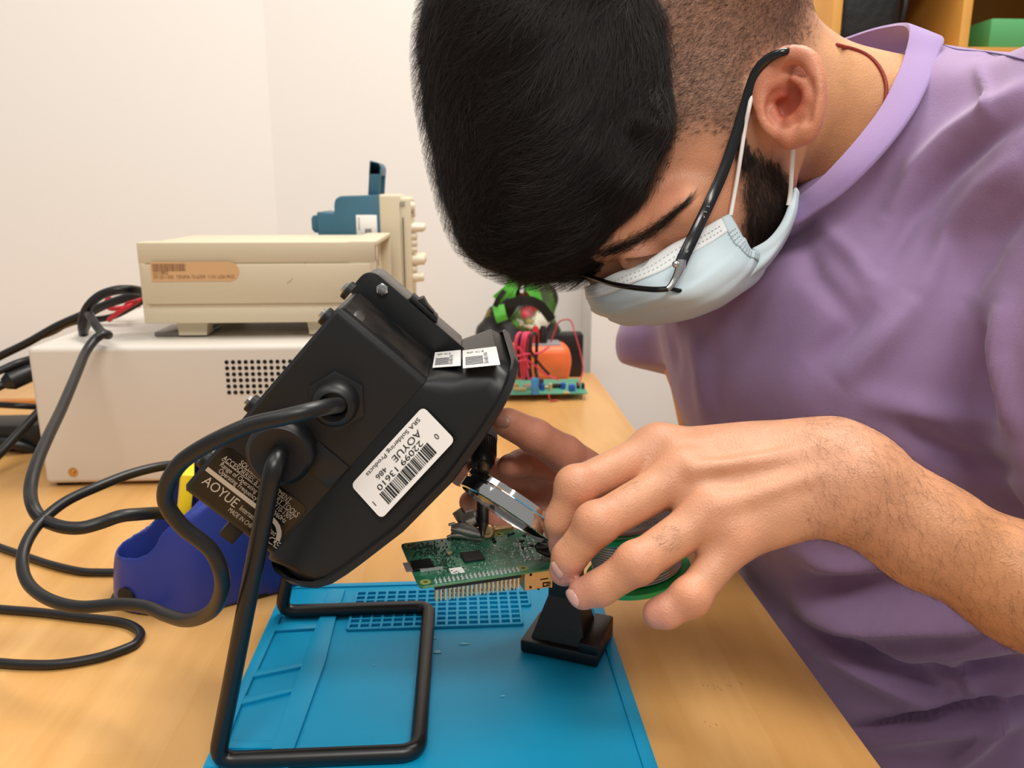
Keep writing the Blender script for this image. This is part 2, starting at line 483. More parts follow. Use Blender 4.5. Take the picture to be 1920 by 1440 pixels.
# ---- blue silicone mat
m_mat = mat('blue_silicone', '#0f9fce', 0.46, spec=0.35, bump=(1500, 0.15, 0.0003), vary=(14, '#0c97c6'))
m_smear = mat('flux_residue', '#6cc0dd', 0.5)
X0, X1 = Zp(383, 1440, TZ).x, Zp(1232, 1440, TZ).x
Y1 = Zp(800, 1096, TZ).y; Y0 = 0.235
mt = thing('silicone_work_mat', 'bright blue silicone work mat with small pockets lying on the workbench', 'mat', ((X0 + X1) / 2, (Y0 + Y1) / 2, TZ))
MZ = TZ + 0.003
mb = MB(); mb.span((X0, Y0, TZ + 0.0002), (X1, Y1, MZ), bev=0.001)
RZ = MZ + 0.0014
for s in (((X0 + .001, Y0 + .001), (X0 + .006, Y1 - .001)), ((X1 - .009, Y0 + .001), (X1 - .0015, Y1 - .001)), ((X0 + .0012, Y1 - .007), (X1 - .0017, Y1 - .0012))):
    mb.span((s[0][0], s[0][1], MZ - .001), (s[1][0], s[1][1], RZ - (.0002 if s[1][0] - s[0][0] > .1 else 0)), bev=0.0004)
mb.build('base', m_mat, mt)
def bar(mb, pa, pb, w, z0=MZ - .0008, z1=RZ):
    a, b = Zp(*pa, MZ), Zp(*pb, MZ); d = (b - a); d.z = 0; n = Vector((-d.y, d.x, 0)).normalized() * w / 2
    mb.prism([Vector((p.x, p.y, z0)) for p in (a - n, b - n, b + n, a + n)], (0, 0, z1 - z0), bev=0.0004, seg=1)
# long divider strip and the compartments on its left
def flat(poly, z1, name):
    mb = MB(); mb.prism([Vector((p.x, p.y, MZ - .0006)) for p in (Zp(x, y, z1) for x, y in poly)], (0, 0, z1 - MZ + .0006), bev=.0005, seg=2); return mb.build(name, m_mat, mt)
RT = MZ + .0024
flat([(617, 1104), (599, 1158), (592, 1173), (567, 1243), (550, 1285), (514, 1388), (498, 1436), (540, 1438), (551, 1403), (610, 1239), (629, 1160), (647, 1104)], RT, 'divider')
flat([(536, 1112), (527, 1132), (396, 1410), (384, 1436), (410, 1437), (426, 1387), (453, 1319), (460, 1303), (475, 1268), (484, 1253), (515, 1184), (522, 1166), (545, 1112)], RT - .0001, 'side_border')
for P_ in ([(518, 1170), (514, 1182), (594, 1177), (598, 1168)], [(482, 1255), (474, 1268), (566, 1249), (569, 1242)], [(460, 1304), (452, 1319), (550, 1295), (553, 1289)], [(424, 1387), (418, 1402), (512, 1402), (518, 1387)]):
    flat(P_, RT - .0002, 'compartment_rib')
# pocket grid
mb = MB()
g0, g1 = Zp(652, 1183, MZ), Zp(985, 1104, MZ)
nx, ny = 16, 8
gx0, gx1, gy0, gy1 = g0.x, Zp(980, 1178, MZ).x, g0.y, g1.y
for i in range(nx + 1):
    x = gx0 + (gx1 - gx0) * i / nx; mb.span((x - .0011, gy0, MZ - .0008), (x + .0011, gy1, MZ + .0020), bev=.0003, seg=1)
for j in range(ny + 1):
    y = gy0 + (gy1 - gy0) * j / ny; mb.span((gx0, y - .0011, MZ - .0008), (gx1, y + .0011, MZ + .00195), bev=.0003, seg=1)
sx = (gx1 - gx0) / nx; sy = (gy1 - gy0) / ny
for i in (1,):
    for j in (4, 5, 6, 7): mb.span((gx1, gy0 + sy * j - .0011, MZ - .0008), (gx1 + sx, gy0 + sy * j + .0011, MZ + .00195), bev=.0003, seg=1)
mb.span((gx1 + sx - .0011, gy0 + sy * 4, MZ - .0008), (gx1 + sx + .0011, gy0 + sy * 7, MZ + .0020), bev=.0003, seg=1)
mb.build('pocket_grid', m_mat, mt)
mb = MB()
for (px, py, w, h) in ((820, 1222, 7, 3), (870, 1207, 9, 1.6), (812, 1196, 5, 2), (943, 1305, 4, 1.5), (702, 1247, 3, 1)):
    p = [Zp(px + w * math.cos(t) * (1 + .3 * math.sin(3 * t)), py + h * math.sin(t), MZ + .0003) for t in [k * math.pi / 6 for k in range(12)]]
    mb = MB(); mb.prism(p, (0, 0, .0002)); mb.build('flux_stain', m_smear, mt, smooth=0)

# ================================================================ instruments at the back of the bench
m_case = mat('grey_powder_coat', '#d6cfc5', 0.42, spec=0.4, bump=(1200, 0.08, 0.0003))
m_hole = mat('vent_hole_dark', '#0d0c0b', 0.9)
m_beige = mat('beige_plastic', '#d3c7ac', 0.5, spec=0.4)
m_beige2 = mat('beige_plastic_light', '#ded5bf', 0.5, spec=0.4)
m_blk = mat('black_plastic', '#121212', 0.45)
m_rub = mat('black_rubber', '#17171a', 0.42, spec=0.45, bump=(600, 0.05, 0.0004))
m_steel = mat('bright_steel', '#c8c8c8', 0.22, 1.0)
m_brass = mat('brass', '#c9a46a', 0.3, 1.0)
m_white = mat('white_label', '#f3f1ee', 0.45)
m_ink = mat('black_ink', '#141414', 0.6)
m_tan = mat('tan_sticker', '#d8ae7e', 0.55)
m_tanink = mat('faded_brown_ink', '#8a6548', 0.7)
m_tealD = mat('teal_plastic', '#33647a', 0.5)
m_tealL = mat('teal_plastic_light', '#8fa9b3', 0.5)
m_red = mat('red_rubber', '#c8202c', 0.4)

# ---- big grey case
BY = 0.868
bl = Yp(80, 905, BY); tl = Yp(53, 652, BY); br_ = Yp(752, 900, BY)
x0 = (bl.x + tl.x) / 2; x1 = br_.x; zt = tl.z; zb = TZ + 0.004; BD = 1.25
case = thing('grey_equipment_case', 'large light grey metal equipment case with a vent hole grid, lowest in the instrument stack', 'instrument', ((x0 + x1) / 2, (BY + BD) / 2, TZ))
mb = MB(); mb.span((x0, BY, zb), (x1, BD, zt), bev=0.006, seg=4); mb.build('body', m_case, case, smooth=50)
mb = MB()
va, vb_ = Yp(425, 679, BY), Yp(618, 733, BY)
nc, nr = 17, 6
for i in range(nc):
    for j in range(nr):
        p = Vector((va.x + (vb_.x - va.x) * i / (nc - 1), BY - 0.0003, va.z + (vb_.z - va.z) * j / (nr - 1)))
        mb.lathe(p, (0, -1, 0), [(0.0023, 0), (0.0023, 0.0002), (0, 0.0002)], n=10)
mb.build('vent_hole', m_hole, case, smooth=0)['kind'] = 'stuff'
sc_ = Yp(137, 885, BY)
mb = MB(); mb.lathe(sc_, (0, -1, 0), [(.0052, -.0002), (.005, .001), (.0026, .0012), (.0024, .003), (0, .0034)], n=16); mb.build('screw', m_brass, case)
for (xx, yy) in ((x0 + .02, BY + .02), (x1 - .03, BY + .02), (x0 + .03, BD - .03), (x1 - .03, BD - .03)):
    MB().span((xx - .012, yy - .012, TZ + .0002), (xx + .012, yy + .012, zb), bev=.001).build('foot', m_blk, case)
# ---- beige bench meter on the case
IY = 0.905
a0 = Yp(256, 455, IY); a1 = Yp(266, 608, IY); a2 = Yp(702, 446, IY)
ix0 = (a0.x + a1.x) / 2; ix1 = a2.x; iz1 = a0.z; iz0 = a1.z; ID = 1.10
met = thing('bench_multimeter', 'beige bench multimeter with a tan barcode sticker standing on the grey case', 'instrument', ((ix0 + ix1) / 2, (IY + ID) / 2, zt))
h = iz1 - iz0
mb = MB()
zm = iz0 + h * 0.245
mb.span((ix0, IY + .004, iz0), (ix1 - .02, ID, iz1 - .002), bev=.003)          # shell
mb.span((ix0 + .004, IY + .0012, zm), (ix1 - .006, IY + .02, iz1 - h * .27), bev=.0012)    # raised middle panel
mb.span((ix0, IY + .0025, iz1 - h * .255), (ix1, IY + .03, iz1), bev=.0015)
mb.span((ix0, IY + .0025, iz0), (ix1 - .004, IY + .03, zm - .004), bev=.0015)
mb.span((ix0, IY + .0028, iz0 + .002), (ix0 + .008, IY + .03, iz1 - .002), bev=.0015)
mb.build('body', m_beige, met)
mb = MB()                                                              # front bezel, facing the right
mb.span((ix1 - .03, IY + .003, iz0), (ix1, IY + .009, iz1), bev=.001); mb.span((ix1 - .03, ID - .008, iz0), (ix1, ID, iz1), bev=.001)
mb.span((ix1 - .03, IY + .003, iz1 - .005), (ix1 + .001, ID, iz1 + .0005), bev=.001); mb.span((ix1 - .03, IY + .003, iz0), (ix1, ID, iz0 + .006), bev=.001)
mb.build('front_bezel', m_beige, met)
MB().span((ix1 - .03, IY + .009, iz0 + .006), (ix1 - .012, ID - .008, iz1 - .005)).build('front_panel', m_beige2, met)
MB().span((ix1 - .013, IY + .02, iz1 - .038), (ix1 - .0105, ID - .05, iz1 - .018)).build('display', mat('display_grey', '#8d8e8a', 0.2), met)
for k in range(4):
    for j in range(3):
        mb = MB(); y = IY + .018 + k * .022; z = iz1 - .058 - j * .014
        mb.span((ix1 - .013, y, z), (ix1 + .006, y + .015, z + .009), bev=.0015); mb.build('button', m_beige2, met)
for xx in (Yp(352, 620, IY).x, Yp(600, 610, IY).x):
    for yy in (IY + .028, ID - .03):
        mb = MB(); mb.loft([[(xx + sx_ * w, yy + sy_ * .012, z) for sx_, sy_ in ((-1, -1), (1, -1), (1, 1), (-1, 1))] for (w, z) in ((.0175, iz0 + .001), (.0155, zt + .005), (.0155, zt + .0025))])
        mb.cyl((xx - .004, yy, zt + .0003), (xx - .004, yy, zt + .003), .0022, 10)
        mb.build('foot', m_beige, met)
MB().span((ix0 + .002, IY + .022, zt + .0004), (ix0 + .062, IY + .08, zt + .0052), bev=.0008).build('tilt_bar', mat('grey_metal', '#8e8a86', .4, .6), met)
# scratches and the sticker
yl = IY + .0010
s0 = Yp(281, 491, yl); s1 = Yp(450, 527, yl)
pts = [Vector((s0.x, yl, s0.z)), Vector((s0.x, yl, s1.z))]
rr = (s0.z - s1.z) / 2; cx_ = s1.x - rr
pts += [Vector((cx_ + rr * math.cos(t), yl, (s0.z + s1.z) / 2 + rr * math.sin(t))) for t in np.linspace(-math.pi / 2, math.pi / 2, 10)]
st = MB().prism(pts, (0, -.0002, 0)).build('sticker', m_tan, met, smooth=0); tag(st, 'tan sticker with a barcode and rounded right end')
mb = MB()
barcode_into(mb, (s0.x + .002, yl - .0003, s0.z - rr * .95), (1, 0, 0), (0, 0, 1), Yp(351, 495, yl).x - s0.x - .003, rr * .75, seed=4)
text_into(mb, '221882', (s0.x + .002, yl - .0003, s0.z - rr * 1.27), (1, 0, 0), (0, 0, 1), .0056)
text_into(mb, '59120-1350  TENMA 72-6359  115V USA PKD', (s0.x + .002, yl - .0003, s0.z - rr * 1.72), (1, 0, 0), (0, 0, 1), .0056, fit=(s1.x - s0.x) * .92)
mb.build('lettering', m_tanink, met, smooth=0)
mb = MB()
for (pa, pb) in (((538, 532), (542, 528)), ((542, 529), (549, 521)), ((570, 495), (575, 491)), ((218, 641), (224, 640))):
    p, q = Yp(*pa, yl), Yp(*pb, yl); s = Vector((.0008, 0, 0)); mb = MB(); mb.quad(p, p + s, q + s * .4, q); mb.build('scratch', m_tanink, met, smooth=0)
# ---- oscilloscope behind, standing on the case
OY = 1.115
def ox(px): return Yp(px, 420, OY).x
def oz(py, px=700): return Yp(px, py, OY).z
osc = thing('oscilloscope', 'teal and beige oscilloscope with its handle raised behind the beige meter', 'instrument', (ox(700), OY + .05, zt))
OD = OY + .10
zb2 = zt + .0006
ztop = oz(367); 
mb = MB()
# teal rear shell: stepped outline seen from the side
prof = [(ox(628), oz(400)), (ox(628), oz(384)), (ox(631), oz(373)), (ox(640), oz(367.5)), (ox(714), oz(365)), (ox(714), zb2), (ox(595), zb2), (ox(595), oz(397))]
mb.prism([(x, OY, z) for x, z in prof], (0, OD - OY, 0), bev=.002)
mb.prism([(x, OY + .004, z) for x, z in ((ox(583), oz(410)), (ox(586), oz(404)), (ox(597), oz(403)), (ox(597), oz(437)), (ox(588), oz(436)), (ox(583), oz(430)))], (0, OD - OY - .008, 0), bev=.001)
mb.build('rear_shell', m_tealD, osc)
mb = MB()
mb.span((ox(711), OY - .001, zb2), (ox(752), OD + .001, oz(364)), bev=.004, seg=3)
mb.span((ox(748), OY + .001, zb2), (ox(770), OD - .001, oz(369)), bev=.005, seg=3)
mb.build('front_frame', m_beige, osc)
MB().span((ox(755), OY - .0006, zb2 + .02), (ox(756.5), OY + .004, oz(408))).build('side_slot', m_hole, osc)
MB().span((ox(752), OY - .0006, oz(386)), (ox(760), OY + .004, oz(378))).build('vent', mat('slot_grey', '#9c968c', .6), osc)
for (py, r0, ln, yy) in ((388, .006, .006, .02), (400, .006, .006, .03), (429, .0055, .018, .02), (445, .005, .008, .02), (458, .005, .008, .02), (470, .005, .008, .02), (490, .0075, .018, .022), (508, .005, .007, .02), (523, .0062, .016, .02), (429, .0055, .018, .06), (490, .0075, .018, .062)):
    mb = MB(); mb.lathe((ox(769), OY + yy, oz(py)), (1, 0, 0), [(r0 * 1.1, -.004), (r0 * 1.1, ln * .4), (r0, ln * .45), (r0 * .95, ln * .9), (r0 * .7, ln), (0, ln)], n=18)
    mb.build('knob', m_beige2, osc)
lb = MB().span((ox(668), OY - .0006, oz(450)), (ox(707), OY + .001, oz(403)), bev=.0004).build('sticker', m_white, osc)
mb = MB(); barcode_into(mb, (ox(684), OY - .0008, oz(437)), (1, 0, 0), (0, 0, 1), .009, .006, seed=9); text_into(mb, 'SERVICE 03', (ox(675), OY - .0008, oz(432)), (0, 0, 1), (-1, 0, 0), .0035)
mb.build('lettering', mat('grey_ink', '#55565c', .7), osc, smooth=0)
hd = MB()                                                                # raised handle: an upright loop
P0, P1 = OY + .012, OY + .088
hx = [(ox(691), oz(364)), (ox(697), oz(299)), (ox(716), oz(304)), (ox(731), oz(318)), (ox(729), oz(364))]
hd.prism([(x, P0, z) for x, z in ((ox(690), oz(366)), (ox(696), oz(300)), (ox(712), oz(304)), (ox(717), oz(312)), (ox(712), oz(366)))], (0, .007, 0), bev=.0015)
hd.prism([(x, P1 - .007, z) for x, z in ((ox(690), oz(366)), (ox(696), oz(300)), (ox(712), oz(304)), (ox(717), oz(312)), (ox(712), oz(366)))], (0, .007, 0), bev=.0015)
hd.prism([(x, P0, z) for x, z in ((ox(693), oz(328)), (ox(696), oz(300)), (ox(712), oz(304)), (ox(717), oz(312)), (ox(716), oz(328)))], (0, P1 - P0, 0), bev=.0015)
hd.build('handle', m_tealD, osc)

# ================================================================ cables on the left
m_cord = mat('black_cord', '#141416', 0.40, spec=0.5, bump=(900, 0.05, 0.0003))
def pts3(lst): return [W(*p) for p in lst]
cable('mains_cable', pts3([(262, 545, .93), (245, 543, .91), (219, 544, .90), (190, 553, .90), (169, 570, .90), (158, 590, .905), (155, 612, .91), (157, 628, .93)]), .0052, m_cord,
      'short thick black cord arching from the rear of the beige meter', 'cable')
kk = [(150, 634, .97), (162, 610, .94), (166, 590, .90), (176, 604, .88), (190, 622, .865), (203, 628, .85), (190, 628, .84), (175, 640, .835), (160, 662, .82), (148, 690, .79), (132, 728, .75), (113, 772, .71), (92, 815, .67), (74, 855, .64), (62, 890, .62), (57, 922, .605), (62, 950, .59), (78, 972, .585), (112, 987, .58), (150, 990, .58), (187, 981, .585), (225, 968, .59), (262, 964, .60), (300, 962, .62), (330, 965, .64)]
cable('mains_cable', pts3(kk), .0048, m_cord, 'black cord hanging in front of the grey case and running behind the blue holder', 'cable')
def zt_(px, py, r=.0035, z=TZ): return Zp(px, py, z + r)
cable('iron_cable', [zt_(-60, 1003), zt_(0, 1026), zt_(37, 1039), zt_(94, 1058), zt_(150, 1071), zt_(190, 1073), zt_(224, 1073)], .0033, m_cord,
      'thin black cord entering the left end of the blue soldering iron holder', 'cable')
cable('loose_cable', [zt_(-60, 1136), zt_(0, 1142), zt_(75, 1148), zt_(150, 1157), zt_(206, 1163), zt_(240, 1170), zt_(258, 1180), zt_(264, 1190), zt_(258, 1202), zt_(243, 1213), zt_(187, 1232), zt_(112, 1245), zt_(50, 1246), zt_(0, 1243), zt_(-60, 1238)], .0033, m_cord,
      'thin black cord making a hairpin turn on the bare wood at the lower left', 'cable')
far = [
 ([(-40, 690, 1.0), (0, 668, 1.0), (53, 642, 1.0), (106, 612, .995), (158, 589, .99), (211, 566, .985), (270, 548, .98)], .0050, 'black cord rising along the wall to the beige meter, uppermost of the cords'),
 ([(60, 637, 1.05), (100, 622, 1.04), (130, 606, 1.02), (170, 600, 1.0), (215, 592, 1.0), (275, 560, 1.0)], .0040, 'black cord lying on the back edge of the grey case beside the red leads'),
 ([(75, 632, 1.08), (119, 612, 1.07), (150, 600, 1.05), (200, 574, 1.03), (270, 552, 1.02)], .0036, 'black cord running behind the red leads to the meter'),
 ([(-40, 708, .97), (0, 695, .98), (30, 682, .99), (62, 672, 1.01)], .0048, 'black cord vanishing behind the top left corner of the grey case'),
 ([(-40, 745, .97), (0, 724, .98), (24, 713, .99), (62, 690, 1.02)], .0052, 'black cord with a moulded plug left of the grey case'),
 ([(-40, 758, 1.0), (0, 759, 1.0), (35, 761, 1.0), (75, 763, 1.02)], .0040, 'black cord lying straight along the top of the wooden box'),
 ([(-40, 885, .90), (0, 850, .92), (30, 818, .94), (75, 770, .97)], .0052, 'black cord slanting down in front of the power strip'),
 ([(-40, 842, 1.0), (0, 829, 1.0), (30, 834, 1.0), (85, 852, 1.02)], .0062, 'thick black cord on the table at the foot of the power strip'),
]
for (p, r, lab) in far: cable('mains_cable', pts3(p), r, m_cord, lab, 'cable', 'black cords at the left of the instruments')
# moulded plug
pl = MB(); pl.tube([W(10, 718, .985), W(20, 714, .985), W(52, 700, 1.0), W(62, 695, 1.02)], [.008, .012, .012, .010], 14)
tag(pl.build('mains_plug', m_cord), 'moulded black mains plug between the wall and the grey case', 'plug')
# red test leads
for (p, lab) in (([(204, 600, .99), (222, 586, .98), (245, 572, .98), (266, 560, 1.0)], 'red test lead slanting down in front of the black cords'),
                 ([(222, 590, 1.0), (240, 570, 1.0), (250, 566, 1.0), (268, 556, 1.02)], 'red test lead behind the front red lead'),
                 ([(206, 556, 1.03), (200, 566, 1.03), (206, 578, 1.03), (226, 578, 1.02), (262, 572, 1.02)], 'thin red lead looping below the black cord')):
    cable('test_lead', pts3(p), .0030, m_red, lab, 'cable', 'red test leads beside the beige meter')
# wooden box and power strip at the far left
m_box = mat('orange_wood', '#c8803c', 0.5, vary=(30, '#b06f30'))
wb = thing('wooden_box', 'low open wooden box left of the grey case under the cords', 'box', (-0.84, 1.2, TZ))
q0 = Yp(0, 772, 1.19); xr = x0 - .012
mb = MB(); mb.span((-1.0, 1.20, TZ + .0003), (xr, 1.215, q0.z + .014), bev=.001); mb.build('back_board', m_box, wb)
mb = MB(); mb.span((-1.0, 1.08, TZ + .0003), (xr, 1.20, TZ + .012), bev=.001); mb.build('bottom_board', mat('pale_wood', '#c99a5c', .5), wb)
ps = thing('power_strip', 'black power strip lying in the wooden box', 'power strip', (-0.8, 1.03, TZ))
mb = MB(); p0 = Yp(0, 822, 1.03); mb.span((-1.0, 1.0, TZ + .0005), (xr - .002, 1.055, TZ + .035), bev=.004); mb.build('housing', m_blk, ps)
for k in range(3): MB().lathe((-.93 + k * .06, .9998, TZ + .018), (0, -1, 0), [(.014, 0), (.014, .001), (.011, .0012), (.011, -.002), (0, -.002)], 18).build('socket', m_rub, ps)
# ================================================================ fume extractor on its wire stand
m_abs = mat('matt_black_abs', '#1c1d1f', 0.40, spec=0.42, vary=(9, '#151617'), bump=(900, 0.06, 0.0003))
m_gloss = mat('glossy_black_strip', '#17181a', 0.10, spec=0.7, vary=(40, '#3a342f', .12))
m_plate = mat('satin_black_label', '#0c0b0b', 0.22, spec=0.5)
m_wire = mat('black_wire_coating', '#131314', 0.36, spec=0.5)
m_silv = mat('silver_print', '#c3b4a2', 0.4)
YN = 0.425
A = Yp(645, 585, YN); B = Yp(800, 713, YN); C = Yp(505, 1045, YN); D = Yp(333, 915, YN)
v_ = (C - B); v_.y = 0; v_.normalize(); u_ = Vector((-v_.z, 0, v_.x)); 
if u_.x < 0: u_ = -u_
w_ = Vector((0, 1, 0))
LU = ((B - A).dot(u_) + (C - D).dot(u_)) / 2; LV = ((C - B).dot(v_) + (D - A).dot(v_)) / 2
O = B - u_ * LU                                                        # rear top corner of the near side
def H(a, b, c): return O + u_ * a + v_ * b + w_ * c                      # along / down / away from the viewer
def hpx(px, py, c=0.0):                                               # picture point -> (a, b) on the plane c
    p = Yp(px, py, YN + c) - O; return p.dot(u_), p.dot(v_)
DW = 0.118
fe = thing('fume_extractor', 'black solder fume extractor tilted on a wire stand, barcode stickers on its side', 'fume extractor', (O.x, O.y + .06, TZ))
def sec(a, b0, b1, c0, c1, r, n=5):
    """rounded rectangle section at distance a"""
    out = []
    for (bb, cc, t0) in ((b0 + r, c0 + r, 180), (b0 + r, c1 - r, 90), (b1 - r, c1 - r, 0), (b1 - r, c0 + r, -90)):
        for k in range(n):
            t = R(t0 - 90 * k / (n - 1)); 
            out.append(H(a, bb + r * math.cos(t) * 1.0, cc + r * math.sin(t)))
    return out
def sec2(a, b0, b1, c0, c1, r, n=6):
    pts = []
    cs = [(b0 + r, c0 + r, math.pi), (b1 - r, c0 + r, 1.5 * math.pi), (b1 - r, c1 - r, 0), (b0 + r, c1 - r, .5 * math.pi)]
    for (bb, cc, t0) in cs:
        for k in range(n):
            t = t0 + .5 * math.pi * k / (n - 1); pts.append(H(a, bb + r * math.cos(t), cc + r * math.sin(t)))
    return pts
RA, RB0, RB1 = .0935, -.0370, .1390
def bow(a, b):
    wt = min(1.0, max(0.0, (a - LU) / (RA - .008 - LU)))
    return a + wt * float(np.interp(b, [-.042, -.02, .0, .03, .07, .107, .1196, .126, .1349, .1387, .142], [-.007, -.001, .0025, .0060, .0045, -.002, -.0055, -.009, -.0175, -.022, -.031]))
def secw(a, b0, b1, c0, c1, r, n=6, m=14):
    base = []
    cs = [(b0 + r, c0 + r, math.pi), (b1 - r, c0 + r, 1.5 * math.pi), (b1 - r, c1 - r, 0), (b0 + r, c1 - r, .5 * math.pi)]
    for i, (bb, cc, t0) in enumerate(cs):
        arc = [(bb + r * math.cos(t0 + .5 * math.pi * k / (n - 1)), cc + r * math.sin(t0 + .5 * math.pi * k / (n - 1))) for k in range(n)]
        base += arc
        b2, c2, t2 = cs[(i + 1) % 4]; e = arc[-1]; f = (b2 + r * math.cos(t2), c2 + r * math.sin(t2))
        base += [(e[0] + (f[0] - e[0]) * k / m, e[1] + (f[1] - e[1]) * k / m) for k in range(1, m)]
    return [H(bow(a, q[0]), q[0], q[1]) for q in base]
# fan housing
mb = MB(); mb.loft([sec2(-.001, .002, LV - .002, .002, DW - .002, .004), sec2(.001, 0, LV, 0, DW, .005), sec2(LU, 0, LV, 0, DW, .005)], cap=True); mb.build('fan_housing', m_abs, fe, smooth=35)
# shroud widening towards the rim
c0r, c1r = -.014, DW + .0
mb = MB()
mb.loft([secw(LU - .0005, .0005, LV - .0005, .0005, DW - .0005, .006), secw(LU + .004, -.006, LV + .004, -.002, DW + .0, .010), secw(LU + .012, -.006 + (RB0 + .006) * .28, LV + .0045, -.005, DW, .014), secw(RA - .007, RB0 + .003, RB1 - .003, c0r + .003, c1r - .003, .016), secw(RA + .002, RB0 + .001, RB1 - .001, c0r + .001, c1r - .001, .02)], cap=False)
mb.build('shroud', m_abs, fe, smooth=50)
mb = MB()
mb.loft([secw(RA + .0005, RB0 - .001, RB1 + .001, c0r - .001, c1r + .001, .021), secw(RA + .0015, RB0 - .003, RB1 + .003, c0r - .003, c1r + .003, .023), secw(RA + .005, RB0 - .003, RB1 + .003, c0r - .003, c1r + .003, .023), secw(RA + .006, RB0 - .001, RB1 + .001, c0r - .001, c1r + .001, .021),
         secw(RA + .005, RB0 + .004, RB1 - .004, c0r + .004, c1r - .004, .018), secw(RA - .002, RB0 + .004, RB1 - .004, c0r + .004, c1r - .004, .018)], cap=False)
mb.build('rim', m_abs, fe, smooth=50)
mb = MB(); mb.loft([secw(RA - .002, RB0 + .003, RB1 - .003, c0r + .003, c1r - .003, .018), secw(RA - .001, RB0 + .003, RB1 - .003, c0r + .003, c1r - .003, .018)]); mb.build('carbon_filter', mat('filter_foam', '#1b1b1b', .95, bump=(300, .8, .002)), fe)
# glossy strip along the top of the housing, the raised switch housing behind it
CP = 0.070
mb = MB(); mb.prism([H(.002, -.0006, .006), H(LU + .001, -.0006, .006), H(LU + .001, -.0006, CP), H(.002, -.0006, CP)], -v_ * .0006 * -1, bev=0); mb.build('glossy_strip', m_gloss, fe, smooth=0)
pa = hpx(717, 520, CP); pb = hpx(867, 640, CP)
HT = .0165
def rr_prism(mb, a0, a1, b0, b1, c0, c1, r, rc=(1, 0, 0, 0)):
    P = []
    for (i, (aa, bb, sa, sb, t0)) in enumerate(((a0, b0, 1, 1, math.pi), (a1, b0, -1, 1, 1.5 * math.pi), (a1, b1, -1, -1, 0), (a0, b1, 1, -1, .5 * math.pi))):
        if rc[i]:
            for k in range(6):
                t = t0 + .5 * math.pi * k / 5; P.append(H(aa + sa * r + r * math.cos(t), bb + sb * r + r * math.sin(t), c0))
        else: P.append(H(aa, bb, c0))
    mb.prism(P, w_ * (c1 - c0), bev=.0006)
mb = MB(); rr_prism(mb, -.004, LU + .016, -HT, .003, CP, CP + .0022, .008); mb.build('switch_plate', m_abs, fe)
mb = MB(); rr_prism(mb, -.002, LU + .012, -HT + .0008, .002, CP + .0022, DW - .004, .007); mb.build('switch_housing', mat('dark_plastic_box', '#3a3b3d', .3), fe)
# rocker switch on top of the housing
sw = hpx(803, 572, CP + .012)
mb = MB(); aS = LU * .62
mb.prism([H(aS - .010, -HT, CP + .004), H(aS - .010, -HT - .0035, CP + .004), H(aS + .011, -HT - .003, CP + .004), H(aS + .013, -HT, CP + .004)], w_ * .018, bev=.0006); f = mb.build('switch_frame', m_blk, fe)
mb = MB(); mb.prism([H(aS - .006, -HT - .003, CP + .006), H(aS - .004, -HT - .0065, CP + .006), H(aS + .0015, -HT - .0045, CP + .006), H(aS + .008, -HT - .0035, CP + .006)], w_ * .014, bev=.0005); mb.build('rocker', m_blk, f)
# nuts and rear screws
def hexnut(mb, p, ax, r, h):
    mb.lathe(p, ax, [(r, 0), (r, h), (r * .85, h * 1.15), (r * .5, h * 1.15), (r * .5, h * .9), (0, h * .9)], n=6)
mb = MB(); a_, b_ = hpx(717, 542, CP); hexnut(mb, H(a_, b_, CP), -w_, .0038, .0022); mb.lathe(H(a_, b_, CP - .002), -w_, [(.0016, -.001), (.0016, .0015), (0, .0017)], n=12); mb.build('nut', m_steel, fe)
for (px, py) in ((612, 597), (664, 555), (484, 776), (373, 868)):
    a_, b_ = hpx(px, py)
    mb = MB(); mb.lathe(H(-.001, b_ + .002, .012), -u_, [(.0055, 0), (.0055, .0028), (.0045, .0034), (0, .0034)], n=14); w2 = mb.build('screw_boss', m_blk, fe)
    mb = MB(); hexnut(mb, H(-.0042, b_ + .002, .012), -u_, .0030, .0018); mb.build('nut', m_steel, w2)
# latch foot at the rear bottom
a_, b_ = hpx(412, 1010); mb = MB(); mb.prism([H(a_ - .002, LV - .002, .004), H(a_ + .008, LV - .002, .004), H(a_ + .008, LV + .010, .004), H(a_ - .002, LV + .010, .004)], w_ * .012, bev=.0006); mb.build('latch', m_blk, fe)
# rectangular pad left of the big label
mb = MB(); a0_, b0_ = hpx(600, 835); a1_, b1_ = hpx(616, 912)
P = [hpx(*q) for q in ((597, 826), (656, 875), (618, 914), (560, 866))]
mb.prism([H(x, y, .0002) for x, y in P], -w_ * .0014, bev=.0005); mb.build('moulded_pad', m_abs, fe)
# knob of the pivot
a_, b_ = hpx(533, 838); K = H(a_, b_, 0)
mb = MB(); mb.lathe(K, -w_, [(.0175, -.001), (.0175, .006), (.0182, .008), (.0178, .0125), (.015, .015), (.013, .0145), (.004, .0120), (0, .0120)], n=40); mb.build('pivot_knob', m_rub, fe, smooth=50)
mb = MB(); Kf = H(a_, b_, DW); mb.lathe(Kf, w_, [(.0175, -.001), (.0175, .010), (.015, .013), (0, .013)], n=32); mb.build('pivot_knob', m_rub, fe, smooth=50)
# cable gland
a_, b_ = hpx(632, 750); G = H(a_, b_, 0)
gb = MB().lathe(G, -w_, [(.0165, -.001), (.0165, .0025), (.0150, .003), (0, .003)], n=6).build('gland_base', m_abs, fe)
gl = MB(); gl.lathe(G - w_ * .003, -w_, [(.0125, 0), (.0125, .006), (.0118, .009), (.0098, .0125), (.0080, .013), (.0072, .011), (.0072, .004)], n=32); gl.build('cable_gland', m_blk, fe, smooth=50)
# stickers
def sticker(name, quad, c, m, mbt=None, r=.004, lift=.0003, plane=None):
    pass
